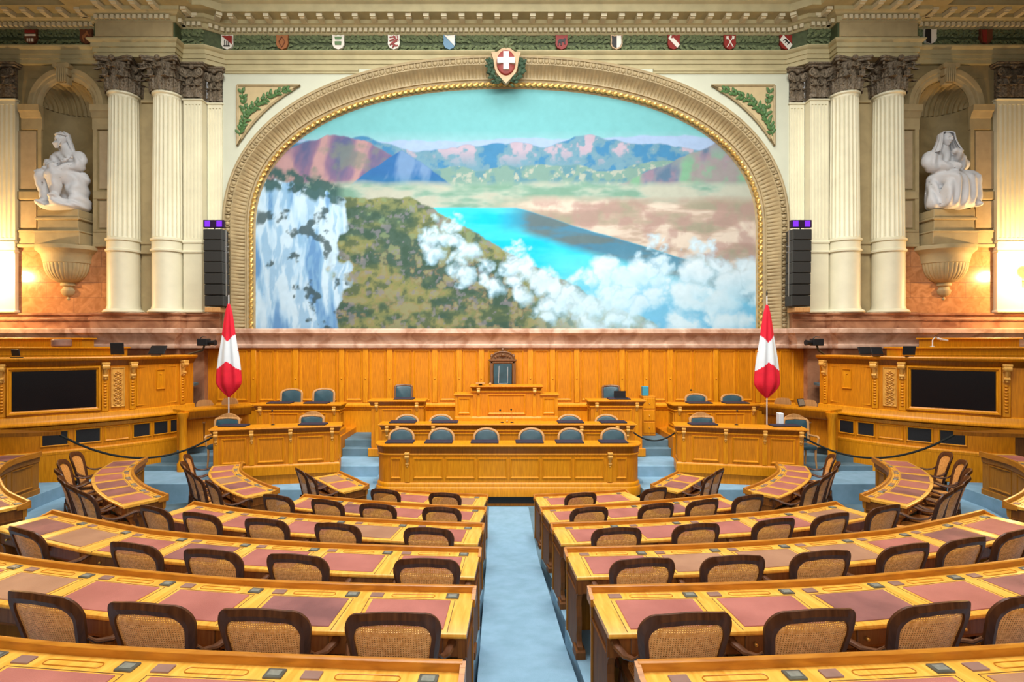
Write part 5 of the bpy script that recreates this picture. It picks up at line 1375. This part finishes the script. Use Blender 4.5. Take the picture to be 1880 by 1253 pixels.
# ================================================================== SIDE GALLERIES
def gallery(s):
    h='left' if s<0 else 'right'
    base=[(8.02,13.95),(8.2,13.45),(8.5,12.9),(8.95,12.35),(9.5,11.85),(10.2,11.35),(11.0,10.9),(11.9,10.5),(13.0,10.1)]
    pts=catmull(base,10); pts=[(s*x,y) for x,y in pts]
    n=len(pts); nr=normals(pts)
    if s<0: pass
    nr=[(-a,-b) if (a*(0-p[0])+b*(8-p[1]))<0 else (a,b) for (a,b),p in zip(nr,pts)]
    cum=[0]
    for i in range(1,n): cum.append(cum[-1]+math.dist(pts[i],pts[i-1]))
    def at_px(px):
        pxm=px if s<0 else px
        best=min(range(n*8),key=lambda q:abs(((lambda p:(p[0]-CX)/p[1]*1000+912)(lerp(q/8)))-pxm)); return best/8
    def lerp(q):
        i=min(int(q),n-2); t=q-i; return (pts[i][0]*(1-t)+pts[i+1][0]*t, pts[i][1]*(1-t)+pts[i+1][1]*t)
    def arc(q):
        i=min(int(q),n-2); return cum[i]+(q-i)*(cum[i+1]-cum[i])
    def fr2(pa,pb,z):   # frame on the chord between two photo columns; local x from left to right seen from the room
        a=lerp(at_px(pa)); b=lerp(at_px(pb))
        d_=(b[0]-a[0],b[1]-a[1]); L=math.hypot(*d_); T=(d_[0]/L,d_[1]/L); Nn=(-T[1],T[0])
        # local y points into the wall
        if Nn[0]*a[0]+Nn[1]*(a[1]-8)<0: Nn=(-Nn[0],-Nn[1])
        return Matrix(((T[0],Nn[0],0,a[0]),(T[1],Nn[1],0,a[1]),(0,0,1,z),(0,0,0,1))),L
    e=empty('screen_gallery','curved carved oak gallery front on the far %s with screen, brackets and dark grilles'%h,'gallery',(s*9.5,12.2,.44))
    mb=MB(); mb.sweep(pts,[(0,.44),(0,1.70),(-.08,1.70),(-.08,.44)],nrm=nr); mb.sweep(pts,[(0,1.70),(-.0,3.0),(-.08,3.0),(-.08,1.70)],nrm=nr); mb.build('panel_wall','oak_panel',e)
    mb=MB(); mb.sweep(pts,[(-.5,3.05),(.10,3.05),(.14,3.08),(.15,3.11),(.14,3.13),(-.5,3.13)],nrm=nr); mb.build('top_shelf','oak',e)
    mb=MB(); mb.sweep(pts,[(0,2.92),(.02,2.94),(.05,3.0),(.10,3.05),(0,3.05)],nrm=nr); mb.build('cove','oak_dark',e)
    mb=MB(); mb.sweep(pts,[(0,1.66),(.10,1.68),(.13,1.70),(.13,1.73),(.08,1.76),(.06,1.80),(.04,1.88),(.0,1.90)],nrm=nr)
    mb.sweep(pts,[(0,1.57),(.03,1.58),(.08,1.66),(0,1.66)],nrm=nr)
    mb.sweep(pts,[(0,1.05),(.05,1.05),(.05,1.10),(.02,1.13),(0,1.13)],nrm=nr)
    mb.sweep(pts,[(0,.44),(.045,.44),(.045,1.05),(0,1.05)],nrm=nr)
    mb.build('ledge_moulding','oak',e)
    PX=(lambda a:a) if s<0 else (lambda a:1850-a)
    def F2(a,b,z):
        A,B=(PX(a),PX(b)); 
        return fr2(min(A,B),max(A,B),z)
    # screen
    Mx,L=F2(18,180,0); mb=MB(); mb.ring((-.06,-.03,1.93),(1,0,0),(0,0,1),(0,-1,0),L+.12,1.0,.09,.05); mb.box(-.05,L+.05,-.03,.0,1.95,2.9); xf(mb,Mx); f_=mb.build('screen_frame','oak',e,False)
    mb=MB(); mb.box(.03,L-.03,-.045,-.032,2.02,2.84); xf(mb,Mx); mb.build('black_screen','screen',f_,False)
    # carved panel between brackets
    Mx,L=F2(203,229,0); mb=MB(); mb.ring((0,-.012,1.98),(1,0,0),(0,0,1),(0,-1,0),L,.90,.035,.02); mb.box(0,L,-.012,0,1.98,2.88)
    rg=random.Random(3)
    for k in range(7):
        zc_=2.06+.112*k
        for q in (-1,1):
            mb.tube([(L/2,-.02,zc_),(L/2+q*.05,-.035,zc_+.03),(L/2+q*L*.28,-.035,zc_+.005),(L/2+q*L*.2,-.035,zc_-.03),(L/2+q*.03,-.03,zc_-.02)],.013,6)
        mb.sphere((L/2,-.03,zc_+.05),.024,8,5)
    xf(mb,Mx); mb.build('carved_panel','oak_light',e)
    # hatch panel field
    Mx,L=F2(250,325,0); mb=MB(); mb.ring((0,0,1.96),(1,0,0),(0,0,1),(0,-1,0),L,.92,.05,.025); xf(mb,Mx); mb.build('field_moulding','oak',e,False)
    Mx,L=F2(286,303,0); mb=MB(); mb.ring((0,-.005,2.32),(1,0,0),(0,0,1),(0,-1,0),L,.48,.03,.03); mb.box(0,L,-.01,0,2.32,2.80); mb.tube([(L/2-.02,-.02,2.68),(L/2+.02,-.02,2.68)],.008,6); xf(mb,Mx); mb.build('hatch','oak',e,False)
    for a in (3,193,243,334):
        Mx,L=F2(a-3,a+3,0)
        mb=MB(); mb.box(L/2-.07,L/2+.07,-.03,0,1.9,2.95,bev=.01); 
        for k in range(9): mb.sphere((L/2,-.035,2.02+.065*k),.035,8,5,sc=(1,.6,.7))
        xf(mb,Mx); mb.build('carved_stile','oak',e,True)
        corbel(e,Mx,L/2,3.0,w=.13,h=.36,y=-.03,d=.13)
    for (a,b,kind) in ((77,125,1),(139,184,1),(194,236,0),(245,275,1),(283,308,1),(313,329,1)):
        Mx,L=F2(a,b,0)
        mb=MB(); mb.ring((-.03,0,1.22),(1,0,0),(0,0,1),(0,-1,0),L+.06,.34,.04,.022); xf(mb,Mx); g=mb.build('grille_frame' if kind else 'small_panel','oak',e,False)
        if kind: mb=MB(); mb.box(.01,L-.01,-.008,-.001,1.25,1.53); xf(mb,Mx); mb.build('ventilation_grille','grille',g,False)
    # gallery floor and rear tier
    mb=MB(); a,b=sorted((s*9.2,s*12.6)); mb.box(a,b,12.75,13.2,2.4,3.30); mb.box(a-.05,b+.05,12.70,13.25,3.30,3.34,bev=.01); mb.ring((a,12.75,3.14),(1,0,0),(0,0,1),(0,-1,0),b-a,.15,.02,.01)
    tag(mb.build('gallery_desk','oak',smooth=False),'long plain oak desk top standing on the %s gallery behind the screen'%h,'desk')
    mb=MB(); a,b=sorted((s*10.6,s*12.8)); mb.box(a,b,13.6,14.0,2.6,3.52); mb.box(a-.05,b+.05,13.55,14.05,3.52,3.56,bev=.01)
    tag(mb.build('gallery_desk','oak',smooth=False),'second oak desk further back on the %s gallery, below the niche'%h,'desk')
    mb=MB(); poly=[(p[0],p[1]) for p in pts]; out=[(p[0]+s*.0,p[1]) for p in pts]
    k=[(x-nx*.1,y-ny*.1) for (x,y),(nx,ny) in zip(pts,nr)]+[(s*13.2,14.7),(s*8.3,14.7)]
    mb.prism(k,2.3,2.36,lambda a_,b_,t:(a_,b_,t)); struct(mb.build('floor','carpet_dark',smooth=False))
    # dark slab desk with pointed tip, where the rope is hooked
    mb=MB(); z=1.72; tip=P(112,792,10.3) if s<0 else P(1750,792,10.3)
    X0=tip[0]; pol=[(X0,10.3),(X0+s*.5,10.12),(X0+s*1.4,9.95),(X0+s*4,9.8),(X0+s*4,10.5),(X0+s*1.2,10.5)]
    mb.prism(pol,1.70,1.77,lambda a_,b_,t:(a_,b_,t)); e2=empty('standing_desk','dark pointed desk top at the far %s edge, where the rope is hooked'%h,'desk',(X0+s*2,10.2,.7))
    mb.build('top_board','oak_dark',e2,False)
    mb=MB(); mb.prism([(X0+s*1.0,10.12),(X0+s*4,9.95),(X0+s*4,10.4),(X0+s*1.3,10.42)],.70,1.70,lambda a_,b_,t:(a_,b_,t)); mb.build('body','apron',e2,False)
    # rope barrier
    a=Vector((X0+s*.05,10.33,1.70)); b=Vector((s*6.48,12.0,1.38)) 
    if s<0: low=Vector(P(250,838,11.0))
    else: low=Vector(P(1600,838,11.0))
    pts2=[]
    sag=(a+b)/2-Vector((0,0,0)); 
    for i in range(25):
        t=i/24; p_=a.lerp(b,t); p_.z-= .46*(1-(2*t-1)**2); pts2.append(tuple(p_))
    mb=MB(); mb.tube(pts2,.021,8); rp=tag(mb.build('barrier_rope','rope'),'black rope hanging in a curve across the %s side stairs'%h,'rope','black barrier ropes' )
gallery(-1); gallery(1)
mb=MB(); a=Vector(P(1163,794,12.6)); b=Vector(P(1240,794,12.6)); q=[]
for i in range(17): t=i/16; p_=a.lerp(b,t); p_.z-=.19*(1-(2*t-1)**2); q.append(tuple(p_))
mb.tube(q,.018,8); tag(mb.build('barrier_rope','rope'),'short black rope across the carpeted steps right of the front bench','rope')
# electronics on the galleries
def monitor(px,py,Y,w,hh,lean,label,yaw=0):
    x,_,z=P(px,py,Y); e=empty('monitor',label,'monitor',(x,Y,3.13))
    R=Matrix.Translation((x,Y,3.15))@Matrix.Rotation(yaw,4,'Z')@Matrix.Rotation(lean,4,'X')
    mb=MB(); mb.box(-w/2,w/2,-.015,.015,.02,hh,bev=.005); xf(mb,R); b_=mb.build('screen_case','black',e,False)
    mb=MB(); mb.box(-.08,.08,-.06,.08,3.131-3.15,3.145-3.15); xf(mb,Matrix.Translation((x,Y,3.15))@Matrix.Rotation(yaw,4,'Z')); mb.build('foot','black',e,False)
monitor(216,650,12.45,.26,.30,.25,'black upright monitor on the left gallery shelf, right of the desk',.4)
monitor(286,650,13.0,.38,.26,-.6,'silver-edged tilted monitor near the camera on the left gallery')
monitor(30,650,11.35,.16,.16,.2,'small black device at the far left of the gallery shelf')
monitor(1590,650,13.0,.30,.20,-.4,'left one of two tilted black monitors on the right gallery'); monitor(1612,650,12.6,.26,.20,-.4,'right one of two tilted black monitors on the right gallery')
monitor(1668,650,12.2,.24,.22,.2,'upright black monitor beside the desk on the right gallery',-.3)
for px,h,s in ((375,'left',-1),(1500,'right',1)):
    x,_,z=P(px,629,13.75); e=empty('video_camera','black video camera on a bracket by the %s marble pier'%h,'camera',(x,13.8,3.13))
    mb=MB(); mb.box(x-.14,x+.12,13.65,13.85,z-.08,z+.10,bev=.015); mb.build('body','black',e,False)
    mb=MB(); mb.tube([(x-s*.10,13.75,z),(x-s*.22,13.73,z),(x-s*.30,13.72,z)],[.05,.06,.075],12); mb.build('lens','black',e)
    mb=MB(); mb.tube([(x,13.75,z-.08),(x+s*.06,13.8,3.25),(s*8.15,13.98,3.14)],.025,8); mb.tube([(x-.1,13.75,z+.1),(x-.05,13.74,z+.15),(x+.06,13.74,z+.14)],.012,6); mb.build('bracket','speaker',e)
mb=MB(); x,_,z=P(110,628,12.9); mb.lathe([(.17,0),(.20,.03),(.20,.16),(.16,.19)],20,(x,12.95,3.34)); tag(mb.build('round_box','plate'),'low round brown box on the left gallery desk','box')
e=empty('desk_lamp','small white curved desk lamp on the right gallery desk','lamp',(P(1712,0,12.95)[0],12.95,3.34))
x=P(1712,0,12.95)[0]; mb=MB(); mb.lathe([(.05,0),(.05,.015),(.01,.02)],12,(x,12.95,3.34)); mb.build('base','white',e)
mb=MB(); mb.tube([(x,12.95,3.35),(x,12.95,3.50),(x+.06,12.95,3.57),(x+.14,12.95,3.56),(x+.2,12.95,3.50)],.012,6); mb.tube([(x+.12,12.95,3.54),(x+.36,12.95,3.49)],.022,8); mb.build('arm','white',e)
e=empty('tablet','small tilted tablet on a stand on the right corner desk','tablet',(P(1475,0,13.3)[0],13.3,1.86))
x=P(1475,0,13.3)[0]; mb=MB(); R=Matrix.Translation((x,13.35,1.88))@Matrix.Rotation(.5,4,'Z')@Matrix.Rotation(-.3,4,'X'); mb.box(-.13,.13,-.01,.01,0,.19,bev=.005); xf(mb,R); b_=mb.build('case','black',e,False)
mb=MB(); mb.box(-.11,.11,-.013,-.01,.02,.17); xf(mb,R); mb.build('screen','device_face',b_,False)
mb=MB(); x,_,z=P(1431,757,12.3); mb.box(x-.05,x+.05,12.2,12.35,1.60,1.86,bev=.01); tag(mb.build('pale_box','flag_white',smooth=False),'small upright pale blue box on the right side bench near its outer end','box')
# ================================================================== CONSOLES AND STATUES
def console(s):
    cx=s*NX; h='left' if s<0 else 'right'
    e=empty('niche_console','carved stone console bracket below the %s statue'%h,'console',(cx,14.7,4.6))
    def half(prof,n=40,mod=None,zoff=0,ry=.72):
        mb=MB()
        def f(i,j):
            a=PI+PI*i/n; r,z=prof[j]
            if mod: r=mod(a,r,z)
            return (cx+r*math.cos(a), 14.82+ry*r*math.sin(a), z)
        mb.grid(f,n+1,len(prof)); return mb
    mb=half([(.0,6.04),(.78,6.04),(.80,6.0),(.80,5.93),(.74,5.88),(.70,5.84),(.66,5.80),(.62,5.62),(.62,5.58)]); mb.build('shelf','beige_light',e)
    def m(a,r,z): return r-.022*max(0,math.cos(a*34)) if 5.15<z<5.56 else r
    prof=[(.62,5.58)]+[(.60*math.cos(t)**.75 if t<PI/2 else 0,5.57-.52*math.sin(t)) for t in [PI/2*i/14*.9 for i in range(15)]]
    mb=half(prof,160,m); mb.build('fluted_bowl','beige_light',e)
    mb=half([(.18,5.06),(.20,5.03),(.20,4.98),(.14,4.95),(.14,4.91),(.19,4.85),(.17,4.76),(.10,4.70),(.03,4.68),(.03,4.66),(.05,4.63),(.03,4.59),(.0,4.58)],24); mb.build('drop_finial','beige_light',e)
    # pedestal block on the console, filling the niche foot
    e=empty('statue_pedestal','stepped stone pedestal under the white %s statue'%h,'pedestal',(cx,14.75,6.04))
    mb=MB(); mb.box(cx-.60,cx+.60,14.42,15.3,6.04,6.42,bev=.012); mb.box(cx-.62,cx+.62,14.40,15.3,6.36,6.42,bev=.02); mb.box(cx-.54,cx+.54,14.46,15.3,6.42,6.80,bev=.01); mb.box(cx-.59,cx+.59,14.42,15.3,6.70,6.77,bev=.02); mb.box(cx-.55,cx+.55,14.45,15.3,6.77,6.98,bev=.015)
    mb.build('block','beige_light',e,False)
console(-1); console(1)
def statue(name,label,loc,elems,folds,boxes=()):
    md=bpy.data.metaballs.new('tmp'); md.resolution=.028; md.threshold=.6
    for el in elems:
        co_,r=el[0],el[1]; sz=el[2] if len(el)>2 else None
        m_=md.elements.new(type='ELLIPSOID' if sz else 'BALL'); m_.co=co_; m_.radius=r/.62; m_.stiffness=2
        if sz: m_.size_x,m_.size_y,m_.size_z=sz
        m_.radius=r/(.62 if r>.12 else .52)
    mo=bpy.data.objects.new('tmp',md); COL.objects.link(mo)
    bpy.context.view_layer.update()
    dg=bpy.context.evaluated_depsgraph_get()
    me=bpy.data.meshes.new_from_object(mo.evaluated_get(dg))
    bpy.data.objects.remove(mo)
    nv=len(me.vertices); c=np.zeros(nv*3); me.vertices.foreach_get('co',c); c=c.reshape(-1,3)
    nn=np.array([tuple(v.normal) for v in me.vertices])
    ds=np.zeros(nv)
    for (z0,z1,amp,fx,fz) in folds:
        w=np.clip((c[:,2]-z0)/.1,0,1)*np.clip((z1-c[:,2])/.1,0,1)
        ds+=w*amp*np.sin(c[:,0]*fx+np.sin(c[:,2]*fz+c[:,1]*6)*1.6+c[:,2]*fz*.5)
    c=c+nn*ds[:,None]; me.vertices.foreach_set('co',c.ravel())
    for p in me.polygons: p.use_smooth=True
    me.materials.clear(); me.materials.append(M['white']); me.name=name
    e=empty(name,label,'statue',loc)
    o=bpy.data.objects.new('body',me); COL.objects.link(o); o.parent=e
    return e
def carved_head(parent,c,k_=1.0,yaw=0,pitch=0,beard=False,name='head'):
    n,m=56,40; mb=MB()
    R_=Matrix.Translation(c)@Matrix.Rotation(yaw,4,'Z')@Matrix.Rotation(pitch,4,'X')
    def g(x,z,cx,cz,sx,sz): return math.exp(-((x-cx)/sx)**2-((z-cz)/sz)**2)
    def f(i,j):
        a=2*PI*i/n; p=PI*j/m; ux=math.sin(p)*math.cos(a); uy=math.sin(p)*math.sin(a); uz=-math.cos(p)
        x,y,z=.095*ux,.115*uy,.145*uz
        jaw=max(0,-uz); x*=1-.30*jaw; y*=1-.10*jaw
        if uy<0:
            w=min(1,-uy*1.6)
            d=.040*g(x,z,0,-.015,.016,.032)+.010*g(x,z,0,.03,.012,.03)-.020*(g(x,z,.036,.018,.020,.014)+g(x,z,-.036,.018,.020,.014))+.012*(g(x,z,.036,.045,.03,.010)+g(x,z,-.036,.045,.03,.010))
            d+=.009*g(x,z,0,-.066,.028,.007)-.008*g(x,z,0,-.076,.03,.004)+.009*g(x,z,0,-.085,.024,.007)+.018*g(x,z,0,-.118,.026,.018)+.008*(g(x,z,.05,-.02,.02,.025)+g(x,z,-.05,-.02,.02,.025))
            d+=.007*(g(x,z,.036,.018,.011,.007)+g(x,z,-.036,.018,.011,.007))
            y-=d*w
        return tuple(R_@Vector((x*k_,y*k_,z*k_)))
    mb.grid(f,n,m+1,wrapu=True)
    if beard:
        for q in range(9):
            x0=-.055+.0137*q; mb.tube([tuple(R_@Vector((x0*k_,-.085*k_,-.07*k_))),tuple(R_@Vector((x0*1.1*k_,-.12*k_,-.13*k_))),tuple(R_@Vector((x0*.5*k_,-.10*k_,-.22*k_)))],[.018*k_,.022*k_,.006*k_],6)
    return mb.build(name,'white',parent)
def limb(a,b,ra,rb,n=6):
    return [(tuple(a[k]+(b[k]-a[k])*i/n for k in range(3)),ra+(rb-ra)*i/n) for i in range(n+1)]
k=.0147
def L2(px,py,y): return ((px-120)*k,y,(385-py)*k)
man=[]
man+= limb(L2(125,264,-.12),L2(130,280,-.05),.085,.12,3)
man+= [(L2(132,288,-.05),.25,(1.3,.75,.75)),(L2(133,300,-.04),.23,(1.05,.8,1)),(L2(135,316,0),.25,(1.1,.9,.8))]
man+= limb(L2(115,284,-.05),L2(101,302,-.12),.14,.115)+limb(L2(101,303,-.12),L2(116,311,-.40),.105,.075)+[(L2(119,312,-.44),.085)]
man+= limb(L2(149,284,-.03),L2(153,302,-.12),.13,.11)+limb(L2(152,303,-.12),L2(130,316,-.42),.10,.07)+[(L2(126,317,-.46),.085)]
man+= limb(L2(130,326,-.05),L2(101,328,-.42),.19,.155)+limb(L2(101,330,-.42),L2(105,368,-.38),.14,.09)+[(L2(104,375,-.48),.10,(.9,1.5,.7))]
man+= limb(L2(140,326,-.05),L2(123,324,-.46),.19,.16)+limb(L2(123,327,-.46),L2(127,358,-.42),.14,.09)+[(L2(126,364,-.52),.10,(.9,1.5,.7))]
man+= [(L2(113,381,-.2),.2,(1.7,1.9,.5)),(L2(138,379,-.15),.2,(1.6,2.0,.6)),(L2(145,352,.0),.27,(.85,1.2,1.6)),(L2(135,340,.05),.27),(L2(148,372,.0),.22,(.9,1.4,1)),(L2(128,372,-.40),.15,(1.2,1.2,.8)),(L2(150,325,.05),.17),(L2(118,355,.02),.2,(1,.8,1.6))]
man+= limb(L2(96,322,-.52),L2(150,294,-.36),.035,.035,12)
st=statue('seated_statue','white marble statue of a long-haired seated man on a rock, left niche',(-NX-.02,14.72,6.98),man,[(.95,1.5,.022,30,10),(.0,.5,.025,12,16),(.5,.95,.022,26,8)])
hx,hy,hz=L2(124,257,-.17); bx,by_,bz=-NX-.02,14.72,6.98
carved_head(st,(bx+hx,by_+hy,bz+hz),1.32,-.12,-.10,True)
mb=MB(); rg=random.Random(4)
for q in range(30):
    a=-.12+3.45*q/29; rr=.140+.012*(q%2)
    x0,y0=rr*math.cos(a),rr*math.sin(a)*1.05
    L_=.38 if q<16 else .30
    mb.tube([(bx+hx+x0*.2,by_+hy+.03+y0*.2,bz+hz+.205),(bx+hx+x0*.85,by_+hy+.02+y0*.9,bz+hz+.15),(bx+hx+x0*1.05,by_+hy+.03+y0,bz+hz+.02),(bx+hx+x0*1.15+.04,by_+hy+.05+y0*1.05,bz+hz-.16),(bx+hx+x0*1.2+.10,by_+hy+.07+y0*.9,bz+hz-L_)],[.03,.04,.04,.034,.02],6)
mb.tube([(bx+hx+.15*math.cos(t),by_+hy+.01+.165*math.sin(t),bz+hz+.10) for t in [2*PI*k_/20 for k_ in range(21)]],.018,6)
mb.build('hair','white',st)
wom=[]
def R2(px,py,y): return ((px-1745)*k,y,(384-py)*k)
wom+= limb(R2(1736,264,-.13),R2(1737,280,-.05),.075,.12,3)+[(R2(1737,287,-.02),.27,(1.35,.8,.75)),(R2(1738,302,-.02),.24,(1.05,.85,1)),(R2(1738,318,0),.27,(1.2,1,.8))]
wom+= limb(R2(1716,285,-.03),R2(1713,301,-.12),.18,.17)+limb(R2(1714,303,-.13),R2(1738,309,-.42),.13,.08)+[(R2(1742,310,-.46),.08)]
wom+= limb(R2(1758,285,-.03),R2(1766,302,-.12),.17,.16)+limb(R2(1764,300,-.15),R2(1745,284,-.40),.12,.075)+[(R2(1741,282,-.42),.075)]
wom+= limb(R2(1730,325,-.05),R2(1737,332,-.44),.21,.19)+limb(R2(1745,323,-.05),R2(1768,331,-.40),.20,.19)
wom+= limb(R2(1735,335,-.44),R2(1730,372,-.38),.18,.20)+limb(R2(1767,334,-.40),R2(1770,370,-.36),.17,.19)+limb(R2(1752,334,-.40),R2(1752,372,-.36),.19,.22)
wom+= limb(R2(1720,330,.0),R2(1721,372,-.05),.16,.18)+limb(R2(1714,340,-.12),R2(1715,374,-.18),.10,.12)+[(R2(1745,376,-.08),.25,(1.8,1.2,.5)),(R2(1777,379,-.48),.06,(1,1.6,.7))]
st=statue('seated_statue','white marble statue of a veiled seated woman in a wide draped skirt, right niche',(NX,14.74,6.98),wom,[(.95,1.6,.018,32,8),(.02,.9,.03,30,4)])

hx,hy,hz=R2(1736,256,-.18); bx,by_,bz=NX,14.74,6.98
carved_head(st,(bx+hx,by_+hy,bz+hz),1.28,.15,.10)
mb=MB()
def veil(i,j):
    a=PI*(-.18)+PI*1.36*i/40; t=j/14      # open at the front
    ang=a
    if t<.35:
        u=t/.35; r=.19*math.sin(u*PI/2)+.004; z=.215-.10*u*u
    else:
        u=(t-.35)/.65; r=.19+.17*u**1.6; z=.115-.47*u
    r*=1+.05*math.sin(i*1.9)*t
    return (bx+hx+r*math.cos(ang), by_+hy+.02+r*1.0*math.sin(ang), bz+hz+z)
mb.grid(veil,41,15)
def veil2(i,j):
    p=veil(i,j); c=(bx+hx,by_+hy+.02); d=math.hypot(p[0]-c[0],p[1]-c[1]); k_=max(0,(d-.022)/d) if d>1e-6 else 0
    return (c[0]+(p[0]-c[0])*k_,c[1]+(p[1]-c[1])*k_,p[2]-.012)
mb.grid(veil2,41,15)
for i in (0,40): mb.tube([veil(i,j) for j in range(15)],.018,6)
mb.build('veil','white',st)
